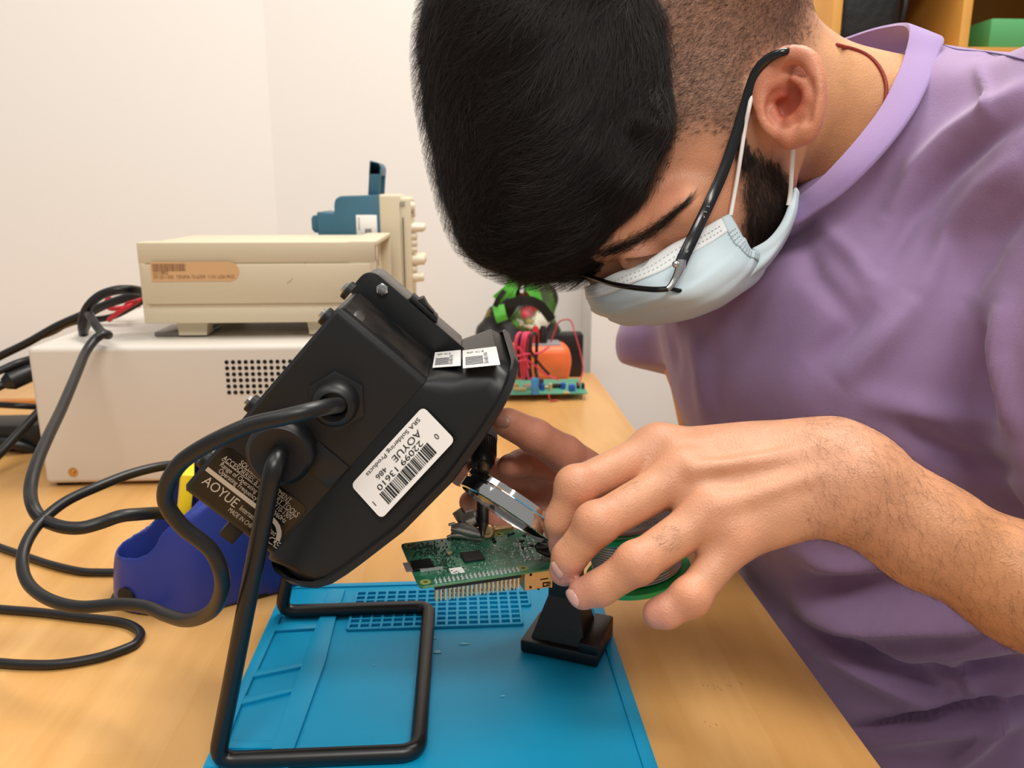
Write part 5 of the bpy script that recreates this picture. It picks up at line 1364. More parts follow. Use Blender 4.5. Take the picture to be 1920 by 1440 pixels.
# ================================================================ shirt
WI = ((1, 0, 0), (0, 1, 0), (0, 0, 1))
shp = [
    ell((.318, .645, .955), (.150, .190, .150), WI, .05),
    ell((.385, .640, .845), (.150, .185, .140), WI, .06),
    ell((.430, .635, .720), (.168, .180, .170), WI, .06), ell((.435, .635, .640), (.180, .185, .12), WI, .05),
    cap(w(1750, 300, .595), w(2030, 285, .480), .062, .062, .05),
    cap(w(2030, 290, .480), w(2095, 620, .455), .062, .060, .03), cap(w(2095, 620, .455), w(2118, 840, .445), .060, .062, .03),
    cap(w(1520, 330, .690), w(1330, 440, .800), .060, .058, .05),
    cap(w(1330, 440, .800), w(1252, 645, .795), .058, .050, .03),
    ell(w(1690, 330, .600), (.075, .085, .080), k=.05),
    ('cap', w(1400, 110, .57), w(1652, 270, .598), .060, .0645, .006, 'sub'),
    ('box', tuple(W(1190, 790, .795)), (.060, .055, .07), camrot(12), .002, .003, 'sub'),
]
fs = Field((.08, .36, .56), (.66, 1.0, 1.26), .0032).run(shp)
VS_, QS_ = fs.mesh(); VS_ = relax(VS_, QS_, 4)
NS_ = vnormals(VS_, QS_)
px, py, dd = project(VS_)
disp = np.zeros(len(VS_))
nearm = np.clip((.66 - dd) / .06, 0, 1)
def fold(line, amp, wd, taper=True):
    global disp
    D, T = polydist(px, py, line); a = amp * np.exp(-(D / wd) ** 2)
    if taper: a = a * np.clip(np.sin(np.pi * np.clip(T, .02, .98)) ** .5, 0, 1)
    disp = disp + a * nearm
for ln, a, wd in (
    ([(1400, 1060), (1440, 1110), (1520, 1150), (1640, 1165), (1800, 1150), (1960, 1110)], .0100, 24),
    ([(1480, 1105), (1600, 1098), (1760, 1085), (1900, 1040)], -.0080, 24),
    ([(1430, 1135), (1524, 1186), (1610, 1222), (1702, 1268), (1770, 1300)], -.0095, 13),
    ([(1450, 1175), (1540, 1215), (1640, 1262), (1760, 1330)], .0055, 20),
    ([(1660, 1215), (1780, 1215), (1930, 1180)], .0060, 26),
    ([(1700, 1262), (1790, 1258), (1930, 1235)], -.0060, 14),
    ([(1775, 1240), (1808, 1262), (1826, 1300)], .0055, 13),
    ([(1590, 1372), (1700, 1352), (1800, 1333), (1940, 1312)], -.0080, 11),
    ([(1600, 1395), (1720, 1375), (1930, 1345)], .0050, 17),
    ([(1790, 1440), (1850, 1380), (1900, 1300)], .0050, 16),
    ([(1940, 150), (1860, 200), (1789, 252), (1720, 320), (1660, 410)], .0045, 20),
    ([(1940, 205), (1850, 262), (1780, 325), (1710, 410), (1660, 500)], -.0042, 18),
    ([(1930, 290), (1850, 350), (1780, 440), (1720, 560)], .0045, 26),
    ([(1930, 370), (1860, 450), (1820, 560)], -.0038, 22),
    ([(1830, 120), (1850, 170), (1862, 220)], .0022, 9),
    ([(1720, 560), (1650, 640), (1570, 720)], .0045, 30), ([(1640, 560), (1590, 620), (1510, 690)], -.0032, 26),
    ([(1890, 560), (1880, 660), (1900, 800)], .0050, 18), ([(1840, 600), (1850, 700), (1870, 800)], -.0040, 18),
    ([(1500, 440), (1530, 520), (1600, 600)], -.0028, 22), ([(1540, 420), (1600, 480), (1640, 540)], .0025, 18),
    ([(1290, 620), (1320, 700), (1330, 790)], .0040, 18), ([(1240, 600), (1258, 650), (1270, 700)], -.0060, 10),
    ([(1700, 800), (1780, 850), (1900, 890)], -.0045, 22), ([(1600, 740), (1720, 770), (1900, 790)], .0030, 26),
    ([(1480, 1020), (1560, 1060), (1680, 1090)], .0045, 24)):
    fold(ln, a * (2.3 if ln[0][1] > 1000 else 1.9), wd)
wob = (np.sin(VS_[:, 0] * 37 + VS_[:, 2] * 52 + 1) * np.sin(VS_[:, 1] * 33 + VS_[:, 2] * 18) * .0022 + np.sin(VS_[:, 0] * 85 + VS_[:, 2] * 70 + np.sin(VS_[:, 1] * 50) * 1.5) * .0008)
VS_ = VS_ + NS_ * (disp + wob)[:, None]
def shirt_mat():
    m = mat('lilac_jersey', '#9b82ac', .85, spec=.25, sheen=.35, vary=(55, '#94789f', .35), bump=(1100, .35, .0006)); return m
m_sh = shirt_mat()
shirt = mesh_np('t_shirt', VS_, QS_, m_sh, pers)
BS = bvh(VS_, QS_)
# trousers under the bench
trp = [ell((.45, .64, .60), (.155, .185, .11), WI, .04)]
for sy in (-.095, .095): trp += [cap((.45, .64 + sy, .545), (.12, .64 + sy * 1.2, .56), .088, .072, .03), cap((.12, .64 + sy * 1.2, .55), (.16, .64 + sy * 1.2, .09), .070, .055, .03)]
ft = Field((-.02, .36, .04), (.72, .95, .70), .006).run(trp); VT_, QT_ = ft.mesh(); VT_ = relax(VT_, QT_, 2)
mesh_np('trousers', VT_, QT_, mat('navy_denim', '#1b2236', .85, bump=(500, .3, .0008)), pers)
# collar band
inner = [(1703, 50, .566), (1697, 103, .548), (1678, 153, .532), (1650, 206, .522), (1611, 258, .516), (1567, 308, .516), (1533, 342, .520), (1497, 370, .528), (1450, 400, .545), (1405, 405, .585), (1385, 370, .640), (1420, 280, .680), (1480, 170, .690), (1540, 95, .672), (1600, 67, .640), (1662, 49, .606)]
outer = [(1767, 72, .560), (1758, 106, .538), (1742, 153, .520), (1714, 208, .508), (1672, 267, .502), (1622, 322, .502), (1574, 366, .508), (1528, 398, .518), (1470, 432, .535), (1400, 445, .580), (1365, 410, .650), (1400, 300, .705), (1470, 200, .715), (1550, 135, .690), (1625, 112, .655), (1705, 95, .612)]
def closed_spline(P, sub):
    P = [Vector(p) for p in P]; n = len(P); out = []
    for i in range(n):
        p0, p1, p2, p3 = P[i - 1], P[i], P[(i + 1) % n], P[(i + 2) % n]
        for k in range(sub):
            t = k / sub; out.append(0.5 * ((2 * p1) + (p2 - p0) * t + (2 * p0 - 5 * p1 + 4 * p2 - p3) * t * t + (3 * p1 - p0 - 3 * p2 + p3) * t ** 3))
    return out
outer = [(x, y, d - (.004 if d < .57 else 0)) for x, y, d in outer]; inner = [(x, y, d - (.002 if d < .57 else 0)) for x, y, d in inner]
I3, O3 = closed_spline([W(*p) for p in inner], 6), closed_spline([W(*p) for p in outer], 6)
cen = sum((Vector(p) for p in I3), Vector()) / len(I3)
loops = []
for i in range(len(I3)):
    a, b = I3[i], O3[i]; wv = (b - a).normalized(); tg = (I3[(i + 1) % len(I3)] - I3[i - 1]).normalized(); n = tg.cross(wv).normalized()
    if n.dot((a + b) / 2 - cen) < 0: n = -n
    th = .0011
    loops.append([a + n * th, a + wv * .0016 + n * th * 1.6, (a + b) / 2 + n * th * 1.8, b - wv * .0014 + n * th * 1.3, b + n * .0002, b - n * th, (a + b) / 2 - n * th, a - n * th])
loops.append(loops[0])
mb = MB(); mb.loft(loops, cap=False); mb.build('collar', mat('lilac_rib', '#9d85b6', .85, spec=.25, sheen=.3, bump=(1300, .3, .0005)), pers, smooth=60)
# shoulder seam
mb = MB()
seam = [(1765, 78), (1790, 86), (1815, 89), (1850, 92), (1890, 99), (1925, 108)]
mb.tube([hit(x, y + 6, .0004, BS, .56) for x, y in seam], .0006, 6, smooth=3); mb.build('shoulder_seam', mat('seam_thread', '#5b4c7c', .8), pers)
# sleeve hem of the far arm
# ================================================================ necklace cord, mask, glasses
mb = MB(); mb.tube([W(1540, 62, .612), W(1553, 70, .592)] + [hit(x, y, .0012) for x, y in ((1570, 84), (1589, 89), (1606, 94), (1622, 101), (1635, 110), (1646, 122), (1655, 137), (1660, 152), (1662, 168), (1660, 189), (1655, 205))], .0013, 8, smooth=2)
tag(mb.build('neck_cord', mat('dark_red_cord', '#8e2a1c', .6, bump=(900, .6, .0008)), pers), 'dark red cord around the neck')
m_mask = mat('mask_fabric', '#c3d3da', .8, spec=.2, bump=(1400, .25, .0004), sss=(.15, .002))
m_maskw = mat('mask_white', '#e3e6e6', .8)
rows = [
 [(1368, 402, 0), (1325, 425, 0), (1270, 455, 0), (1215, 488, .500), (1160, 512, .518), (1118, 530, .542), (1100, 538, .562), (1108, 540, .590), (1200, 500, .635), (1300, 450, .660)],
 [(1382, 428, .493), (1340, 455, .486), (1285, 490, .480), (1225, 520, .484), (1170, 545, .503), (1125, 560, .530), (1104, 560, .560), (1112, 562, .592), (1210, 540, .640), (1320, 480, .665)],
 [(1396, 452, .490), (1365, 485, .480), (1308, 525, .473), (1243, 552, .477), (1183, 573, .498), (1138, 583, .530), (1118, 581, .560), (1128, 582, .592), (1220, 570, .640), (1330, 500, .665)],
 [(1408, 468, .489), (1392, 505, .480), (1345, 545, .475), (1280, 574, .481), (1218, 592, .502), (1168, 599, .532), (1150, 597, .560), (1160, 596, .592), (1240, 590, .640), (1350, 520, .665)],
 [(1418, 474, .494), (1412, 512, .492), (1376, 552, .492), (1316, 588, .500), (1256, 602, .518), (1200, 608, .542), (1180, 607, .562), (1190, 604, .592), (1260, 600, .635), (1370, 530, .660)],
 [(1440, 470, .506), (1438, 500, .510), (1406, 540, .515), (1352, 575, .522), (1290, 592, .535), (1236, 596, .552), (1220, 596, .566), (1230, 592, .590), (1290, 580, .630), (1390, 520, .650)],
]
def gp(r):
    out = []
    for (x, y, d) in r:
        p = hit(x, y, .0030) if d == 0 else W(x, y, d)
        out.append(p)
    return out
G0 = np.array([[tuple(p) for p in gp(r)] for r in rows])
def refine(G, axis, sub):
    G = np.moveaxis(G, axis, 0); n = len(G); Q = np.concatenate([[2 * G[0] - G[1]], G, [2 * G[-1] - G[-2]]]); out = []
    for i in range(n - 1):
        p0, p1, p2, p3 = Q[i:i + 4]
        for k in range(sub):
            t = k / sub; out.append(.5 * (2 * p1 + (p2 - p0) * t + (2 * p0 - 5 * p1 + 4 * p2 - p3) * t * t + (3 * p1 - p0 - 3 * p2 + p3) * t ** 3))
    out.append(G[-1]); return np.moveaxis(np.array(out), 0, axis)
GM = refine(refine(G0, 0, 8), 1, 10)
nr_, nc_ = GM.shape[:2]
def gnorm(G):
    du = np.gradient(G, axis=1); dv = np.gradient(G, axis=0); n = np.cross(du, dv); n /= np.linalg.norm(n, axis=2)[:, :, None] + 1e-12
    s = np.sign((n * (np.array(CAM) - G)).sum(2).mean()); return n * s
NM = gnorm(GM)
vv_ = np.linspace(0, 1, nr_)[:, None] * np.ones((1, nc_)); uu_ = np.linspace(0, 1, nc_)[None, :] * np.ones((nr_, 1))
step = lambda x, c, w_: 1 / (1 + np.exp(-(x - c) / w_))
pl_ = .0016 * (step(vv_, .36 + .05 * np.sin(uu_ * 5), .008) - step(vv_, .50, .06)) + .0018 * (step(vv_, .60 + .04 * np.sin(uu_ * 6 + 1), .008) - step(vv_, .78, .06)) + .0006 * np.sin(uu_ * 31 + vv_ * 9)
GM = GM + NM * pl_[:, :, None]
def grid_mesh(name, G, m, parent, thick, N_):
    nr, nc = G.shape[:2]; A = G.reshape(-1, 3); B_ = (G - N_ * thick).reshape(-1, 3); n = len(A)
    ii = np.arange(nr * nc).reshape(nr, nc)
    q = np.stack([ii[:-1, :-1], ii[:-1, 1:], ii[1:, 1:], ii[1:, :-1]], -1).reshape(-1, 4)
    qs = [q, q[:, ::-1] + n]
    for e in (ii[0, :], ii[-1, :], ii[:, 0], ii[:, -1]):
        qs.append(np.stack([e[:-1], e[1:], e[1:] + n, e[:-1] + n], 1))
    o = mesh_np(name, np.concatenate([A, B_]), np.concatenate(qs), m, parent)
    bm = bmesh.new(); bm.from_mesh(o.data); bmesh.ops.recalc_face_normals(bm, faces=bm.faces); bm.to_mesh(o.data); bm.free(); return o
mask = thing('face_mask', 'pale blue pleated surgical face mask worn over nose and mouth', 'face mask', tuple(W(1280, 520, .52)))
grid_mesh('pleated_panel', GM, m_mask, mask, .0009, NM)
# white top band and side band
def band(name, r0, r1, c0, c1, m, lift=.0006):
    G = GM[r0:r1, c0:c1] + NM[r0:r1, c0:c1] * lift; grid_mesh(name, G, m, mask, .0006, NM[r0:r1, c0:c1])
band('top_band', 0, 8, 0, 70, m_maskw); 
band('side_band', 0, 33, 0, 5, m_mask, .0009)
mb = MB()
for (v0, lines) in ((0, (3, 5)),):
    for r_i in lines:
        for c in np.arange(6, 66, 1.35):
            i = int(c); f = c - i; p = Vector(GM[r_i, i] * (1 - f) + GM[r_i, i + 1] * f); n = Vector(NM[r_i, i]); t = Vector(GM[r_i, i + 1] - GM[r_i, i]).normalized(); b = n.cross(t)
            p = p + n * .0010; mb.quad(p, p + t * .0012, p + t * .0012 + b * .0005, p + b * .0005)
for r_i in range(8, 30, 2):
    for c in (1.2, 2.2, 3.2, 4.0):
        i = int(c); f = c - i; p = Vector(GM[r_i, i] * (1 - f) + GM[r_i, i + 1] * f); n = Vector(NM[r_i, i]); t = Vector(GM[r_i, i + 1] - GM[r_i, i]).normalized(); b = n.cross(t)
        p = p + n * .0013; mb.quad(p, p + t * .0011, p + t * .0011 + b * .0005, p + b * .0005)
mb.build('stitch_marks', mat('stitch_grey', '#87969c', .7), mask, smooth=0)['kind'] = 'stuff'
# lower part that wraps under the chin
cw = [[(1410, 466, .494), (1440, 448, .497), (1464, 418, .499), (1478, 385, .502), (1487, 356, .507)], [(1424, 482, .492), (1452, 462, .494), (1478, 428, .496), (1492, 392, .499), (1496, 352, .504)], [(1406, 520, .490), (1440, 492, .496), (1470, 450, .503), (1490, 408, .508), (1497, 368, .512)], [(1380, 552, .50), (1430, 508, .512), (1466, 462, .520), (1488, 416, .526), (1496, 380, .530)]]
GC = refine(refine(np.array([[tuple(W(*p)) for p in r] for r in cw]), 0, 6), 1, 8); NC = gnorm(GC); GC = GC + NC * (.0006 * np.sin(np.linspace(0, 14, GC.shape[0]))[:, None, None])
grid_mesh('chin_fold', GC, m_mask, mask, .0008, NC)
m_loop = mat('elastic_white', '#efeeeb', .75)
lp = [hit(1370, 404, .004), hit(1376, 370, .003), hit(1383, 330, .003), hit(1390, 285, .003), hit(1397, 240, .003), W(1404, 205, .4855), W(1411, 175, .4860), W(1424, 150, .4875), W(1444, 128, .4890)]
mb = MB(); mb.tube(lp, .0013, 8, smooth=4); mb.build('ear_loop', m_loop, mask)
mb = MB(); mb.tube([W(1488, 270, .488), W(1486, 300, .490), W(1484, 330, .494), W(1482, 362, .500), W(1478, 385, .502)], .0014, 8, smooth=4); mb.build('ear_loop', m_loop, mask)

# ---- glasses
m_acet = mat('black_acetate', '#0b0c12', .24, spec=.5, coat=.2)
m_fr = mat('black_metal_frame', '#101014', .25, .5)
gl_ = thing('glasses', 'black half rim glasses with silver hinges worn above the face mask', 'glasses', tuple(W(1260, 400, .49)))
tp = [(1500, 92, -1, .479), (1470, 97, .0022, 0), (1440, 110, .0022, 0), (1420, 132, .0022, 0), (1408, 160, .0025, 0), (1395, 205, .0030, 0), (1378, 260, .0034, 0), (1355, 325, .0036, 0), (1328, 385, .0040, 0), (1302, 440, .010, 0), (1285, 475, .018, 0), (1274, 500, .020, 0)]
TP = []
for (x, y, l, d) in tp: TP.append(W(x, y, d) if l < 0 else hit(x, y, l))
# keep depths smooth
ds_ = [ref_d(p) for p in TP]; ds_ = [ds_[0]] + [(ds_[i - 1] + ds_[i] + ds_[i + 1]) / 3 for i in range(1, len(ds_) - 1)] + [.469]
ds_ = [min(a, b) for a, b in zip(ds_, [ref_d(p) for p in TP])]
ds_[-3:] = [min(ds_[-3], .4775), .4730, .4690]
TP = [W(x, y, d) for (x, y, _, _), d in zip(tp, ds_)]
TP, _ = spline(TP, 4)
hw = np.interp(np.linspace(0, 1, len(TP)), [0, .15, .4, .8, 1], [.0014, .0028, .0032, .0036, .0037])
loops = []
for i, p in enumerate(TP):
    t = (TP[min(i + 1, len(TP) - 1)] - TP[max(i - 1, 0)]).normalized(); s_ = t.cross(cf).normalized(); f_ = s_.cross(t).normalized()
    hwi = hw[i]; loops.append([p + s_ * hwi * math.cos(a) + f_ * .0014 * math.sin(a) for a in np.linspace(0, 2 * math.pi, 14, endpoint=False)])
mb = MB(); mb.loft(loops); mb.build('temple', m_acet, gl_, smooth=60)
hg = ds_[-1]
mb = MB(); mb.tube([W(1277, 488, hg), W(1275, 503, hg), W(1268, 520, hg + .001), W(1258, 536, hg + .0005), W(1250, 542, hg)], [.0030, .0030, .0024, .0020, .0016], 10, smooth=3); mb.build('hinge', m_steel, gl_)
mb = MB(); mb.ball(tuple(W(1267, 496, hg - .001)), .0022); mb.build('hinge_screw', m_steel, gl_)
rim = [(1252, 542, hg), (1225, 543, .4705), (1185, 539, .482), (1150, 533, .500), (1120, 524, .522), (1098, 516, .540)]
rim = [W(*p) for p in rim]
mb = MB(); mb.tube(rim, .0017, 8, smooth=4); mb.build('brow_bar', m_fr, gl_)
lowv = cr * .010 + cf * .012 - cd * .001
RS, _ = spline(rim, 4)
sag = [math.sin(math.pi * i / (len(RS) - 1)) ** .6 for i in range(len(RS))]
loops = []
for i, p in enumerate(RS):
    q = p + lowv * .9 + (cr * .014 + cf * .010) * sag[i]; th = cd * .0008
    loops.append([p, q, q + th, p + th])
m_lens = mat('clear_lens', '#f4f6fa', .03, trans=1.0, spec=.5)
m_lens.node_tree.nodes['Principled BSDF'].inputs['IOR'].default_value = 1.05
mb = MB(); mb.loft(loops); mb.build('lens', m_lens, gl_, smooth=30)
mb = MB(); mb.tube([W(1256, 541, hg + .002), W(1272, 545, hg + .003), W(1284, 546, hg + .006)], [.0012, .0014, .0010], 6); mb.tube([W(1098, 516, .540), W(1075, 514, .555), W(1055, 507, .578), W(1040, 512, .59)], .0011, 8, smooth=3); mb.build('bridge', m_fr, gl_)
mb = MB(); mb.tube([W(1108, 519, .550), W(1118, 512, .548), W(1128, 508, .546)], .0006, 6); mb.ball(tuple(W(1138, 507, .546)), .0022); mb.build('nose_pad_arm', m_fr, gl_)
mb = MB(); mb.ball(tuple(W(1134, 506, .549)), (.005, .003, .004)); mb.build('nose_pad', m_lens, gl_)
# far lens
rim2 = [W(1040, 512, .592), W(1060, 515, .61), W(1090, 512, .635), W(1130, 500, .66)]
mb = MB(); mb.tube(rim2, .0016, 8, smooth=3); mb.build('brow_bar', m_fr, gl_)
def tpt(py):
    y_ = project([tuple(p) for p in TP])[1]; i = int(np.argmin(np.abs(y_ - py))); return TP[i]
q, p = tpt(474) + cr * .0010, tpt(392) + cr * .0010
mb = MB(); n_ = (p - q).cross(-cr).normalized()
for k, chh in enumerate('HUGO BOSS'):
    if chh == ' ': continue
    c_ = q.lerp(p, k / 8.5); text_into(mb, chh, c_ - cf * .0017, (p - q), n_.cross(p - q), .0026, lift=0)
mb.build('lettering', mat('silver_ink', '#a9a9b0', .4), gl_, smooth=0)
# ================================================================ solder spool in the left hand
m_spg = mat('spool_green', '#12a04e', .38, spec=.45)
sp = thing('solder_spool', 'green spool of silver solder wire held in the left hand', 'spool', tuple(W(1190, 1020, .45)))
SC0 = W(1196, 1072, .4600); SC1 = W(1180, 975, .4530)
axs = (SC1 - SC0); HS = axs.length; axs.normalize(); RSP = .0300
# keep the axis close to upright
mb = MB(); mb.lathe(SC0, axs, [(0, -.002), (RSP - .001, -.002), (RSP, -.001), (RSP, .0015), (RSP - .0015, .0022), (.0165, .003), (0, .003)], 64); mb.build('lower_flange', m_spg, sp, smooth=30)
mb = MB(); mb.lathe(SC0 + axs * HS, axs, [(0, -.0035), (.0165, -.0035), (RSP - .0015, -.0028), (RSP, -.002), (RSP, .001), (RSP - .001, .002), (0, .002)], 64); mb.build('upper_flange', m_spg, sp, smooth=30)
prof = []; n_ = 16; z0_, z1_ = .003, HS - .0035
for k in range(n_ * 6 + 1):
    t = k / (n_ * 6); prof.append((RSP - .0052 + .0007 * abs(math.sin(math.pi * k / 6)), z0_ + (z1_ - z0_) * t))
mb = MB(); mb.lathe(SC0, axs, prof, 64); mb.build('solder_winding', mat('tin_wire', '#b9b6b1', .28, .95), sp, smooth=50)
mb = MB(); mb.lathe(SC0 + axs * (HS + .0022), axs, [(.010, 0), (RSP - .004, 0), (RSP - .004, .0003), (.010, .0003), (.010, 0)], 48); lab = mb.build('paper_label', mat('paper_grey', '#b9babf', .6), sp, smooth=0)
mb = MB(); mb.lathe(SC0 + axs * (HS + .0026), axs, [(.0235, 0), (RSP - .0042, 0), (RSP - .0042, .0002), (.0235, .0002)], 48)
mb.build('label_ring', mat('label_red', '#b76a60', .6), lab, smooth=0)
mb = MB()
ut = (cr - axs * cr.dot(axs)).normalized(); vt = axs.cross(ut)
for k, tx in enumerate(('SOLDER WIRE LEAD FREE', 'FLUX CORED 0.8 mm', 'Sn99.3 Cu0.7')):
    text_into(mb, tx, SC0 + axs * (HS + .0026) - ut * .014 - vt * (.012 + .003 * k), ut, vt, .0030, fit=.028, lift=.0001)
mb.build('lettering', mat('grey_ink', '#55565c', .7), lab, smooth=0)
mb = MB(); mb.lathe(SC0 + axs * (HS + .0021), axs, [(0, .0002), (.009, .0002), (.009, .0006), (0, .0006)], 32); mb.build('hub', mat('hub_dark', '#12181a', .5), sp)
# ================================================================ hair
m_hair = mat('black_hair', '#1d1613', .34, spec=.5)
m_hairb = mat('dark_brown_hair', '#1f1612', .5, spec=.35)
RH = np.random.default_rng(21)
hp_ = [
    ell(w(1025, 120, .550), (.0830, .118, .086), k=.02),
    ell(w(1035, 330, .552), (.0660, .062, .070), k=.03),
    ell(w(1030, 425, .556), (.0520, .0270, .050), k=.03),
    ell(w(1140, -80, .565), (.090, .085, .080), k=.03),
    cap(w(1215, 60, .500), w(1222, 240, .492), .0090, .0080, .02),
    cap(w(1222, 240, .492), w(1175, 370, .500), .0080, .0060, .015),
    cap(w(1150, 330, .508), w(1100, 440, .530), .018, .010, .015),
]
hl_, hh_ = bounds([w(x, y, d) for x in (740, 1330) for y in (-300, 540) for d in (.44, .66)], .0)
hh_[2] = W(1150, -290, .58).z
fhz = Field(hl_, hh_, .0026).run(hp_)
VH, QH = fhz.mesh(); VH = relax(VH, QH, 2); NH = vnormals(VH, QH)
VH = VH - NH * .0045
qx, qy, qd = project(VH)
VH = VH + NH * ((np.sin(qx * .11 + qy * .03) * np.sin(qy * .05 + qx * .02) * .0012)[:, None])
hair = mesh_np('hair', VH, QH, mat('hair_shade', '#0c0908', .8, spec=.1), pers)

class Sampler:
    """distance and normal looked up in a field"""
    def __init__(s, f): s.f = f
    def d(s, P):
        q = (P - s.f.lo) / s.f.h; q = np.clip(q, 0, s.f.n - 1.001); i = q.astype(int); t = q - i; F = s.f.F; r = 0
        for a in (0, 1):
            for b in (0, 1):
                for c in (0, 1):
                    wt = (t[:, 0] if a else 1 - t[:, 0]) * (t[:, 1] if b else 1 - t[:, 1]) * (t[:, 2] if c else 1 - t[:, 2])
                    r = r + wt * np.minimum(F[i[:, 0] + a, i[:, 1] + b, i[:, 2] + c], .02)
        return r
    def n(s, P):
        e = s.f.h * .9; g = np.stack([s.d(P + np.eye(3)[k] * e) - s.d(P - np.eye(3)[k] * e) for k in range(3)], 1)
        return g / (np.linalg.norm(g, axis=1)[:, None] + 1e-9)
def sample(V, Q, N, mask_v, n):
    """random points on the faces whose corners pass the mask"""
    ok = mask_v[Q].mean(1) > .5; F = Q[ok]
    a = np.linalg.norm(np.cross(V[F[:, 2]] - V[F[:, 0]], V[F[:, 3]] - V[F[:, 1]]), axis=1); p = a / a.sum()
    k = RH.choice(len(F), n, p=p); u, v = RH.random((2, n, 1)); f = F[k]
    P = (V[f[:, 0]] * (1 - u) + V[f[:, 1]] * u) * (1 - v) + (V[f[:, 3]] * (1 - u) + V[f[:, 2]] * u) * v
    nn = N[f].mean(1); nn /= np.linalg.norm(nn, axis=1)[:, None] + 1e-9
    return P, nn
def to_mesh(paths, r0, r1, name, m, parent=pers):
    """paths (n, k, 3) -> three sided tapering fibres"""
    n, k, _ = paths.shape; T = np.gradient(paths, axis=1); T /= np.linalg.norm(T, axis=2)[:, :, None] + 1e-9
    ref = RH.normal(size=(n, 1, 3)); A = np.cross(T, ref); A /= np.linalg.norm(A, axis=2)[:, :, None] + 1e-9; B_ = np.cross(T, A)
    rr = (np.linspace(1, 0, k) ** .6 * (r0 - r1) + r1)[None, :, None]
    R0 = r0 if np.isscalar(r0) else None
    ring = [paths + rr * (A * math.cos(t) + B_ * math.sin(t)) for t in (0, 2.094, 4.189)]
    V = np.stack(ring, 2).reshape(-1, 3)
    base = (np.arange(n)[:, None] * k + np.arange(k - 1)[None, :]).reshape(-1) * 3
    q = np.concatenate([np.stack([base + a, base + b, base + 3 + b, base + 3 + a], 1) for a, b in ((0, 1), (1, 2), (2, 0))])
    o = mesh_np(name, V, q, m, parent); o['kind'] = 'stuff'; return o
CR, CD, CF = (np.array(v) for v in (cr, cd, cf))
def flow(P, kind):
    x, y, d = project(P)
    if kind == 'top':
        fx = np.interp(x, [790, 950, 1120, 1250], [-.75, -.62, -.38, .02]) + np.interp(y, [-200, 100, 350, 500], [.15, 0, -.05, -.10]) + .18 * np.sin(y * .018 + x * .011)
        fy = np.interp(y, [-200, 0, 300, 450, 520], [.9, .65, .55, .45, .30]) + .22 * np.sin(x * .02 - y * .008)
        edge = np.clip((x - 1130) / 90, 0, 1) * np.clip((y - 240) / 90, 0, 1); fx = fx - .55 * edge
    elif kind == 'buzz': fx = -.75 + .2 * np.sin(y * .02); fy = .45 + 0 * x
    elif kind == 'beard': fx = .15 + np.interp(x, [1390, 1490], [-.15, .25]); fy = .9 + 0 * x
    D = fx[:, None] * CR + fy[:, None] * CD
    return D / np.linalg.norm(D, axis=1)[:, None]
def grow(P, N, S, kind, L, k, h0, h1, wild, clump=None):
    n = len(P); L = L * RH.uniform(.65, 1.25, n); out = [P + N * h0 * 0]; cur = P.copy(); jit = RH.normal(size=(n, 3)) * wild; drift = RH.normal(size=(n, 3)) * wild * .6
    for i in range(1, k):
        Nn = S.n(cur) if S else N; D = flow(cur, kind) + jit + drift * (i / k) * 1.4
        D = D - Nn * (D * Nn).sum(1)[:, None]; D /= np.linalg.norm(D, axis=1)[:, None] + 1e-9
        cur = cur + D * (L / (k - 1))[:, None]
        if S:
            tgt = h0 + (h1 - h0) * (i / (k - 1)); tgt = tgt * (1 if clump is None else clump)
            dd_ = S.d(cur); cur = cur + Nn * np.clip(tgt - dd_, -.004, .006)[:, None]
        else: cur = cur + N * ((h1 - h0) / (k - 1))
        out.append(cur.copy())
    return np.stack(out, 1)
SH_ = Sampler(fhz)
def view_ok(P, N): return ((np.array(CAM) - P) * N).sum(1) > -.08
hx, hy, hd = project(VH)
mk = (hx > 740) & (hx < 1262) & (hy > -110) & view_ok(VH, NH) & (hd < .66)
P, N = sample(VH + NH * .003, QH, NH, mk, 34000)
ex, ey, _e = project(P); sp1 = .66 * ex + .60 * ey; sp2 = .6 * ex - .66 * ey
cl_ = .15 + 1.35 * (.5 + .5 * np.sin(sp1 * .085 + 2.2 * np.sin(sp2 * .012 + 1) + 1.2 * np.sin(sp1 * .031))) * (.7 + .3 * np.sin(sp1 * .21 + sp2 * .03)) + .35 * np.abs(.5 + .6 * np.sin(P[:, 0] * 210 + P[:, 2] * 90) * np.sin(P[:, 2] * 260 + P[:, 1] * 120)) + RH.random(len(P)) * .7
paths = grow(P, N, SH_, 'top', .036, 9, -.001, .0034, .22, cl_)
to_mesh(paths, .00010, .00003, 'hair_strands', m_hair)
# loose ends along the outline
mk2 = (hx > 740) & (hx < 1130) & (hy > -60) & (np.abs(((np.array(CAM) - VH) / np.linalg.norm(np.array(CAM) - VH, axis=1)[:, None] * NH).sum(1)) < .30)
P, N = sample(VH + NH * .003, QH, NH, mk2, 2600)
paths = grow(P, N, SH_, 'top', .024, 7, .0, .0110, .50)
to_mesh(paths, .00010, .00002, 'loose_hairs', m_hair)
# thin strands falling over the temple
def px_strand(n, a, b, c, spread, r0, name, m=m_hair):
    out = []
    for i in range(n):
        s_ = RH.normal(size=2) * spread; P_ = []
        for (x, y, f) in (a, b, c):
            q = hit(x + s_[0] * f, y + s_[1] * f * .6, .0025 + RH.random() * .003); P_.append(q)
        sp_, _ = spline(P_, 5); out.append([tuple(p) for p in sp_])
    return to_mesh(np.array(out), r0, .00002, name, m)
px_strand(90, (1238, 130, 9), (1248, 260, 8), (1180, 385, 16), 1.3, .00008, 'temple_lock')
px_strand(50, (1225, 220, 9), (1228, 300, 10), (1150, 400, 14), 1.5, .00008, 'temple_lock')

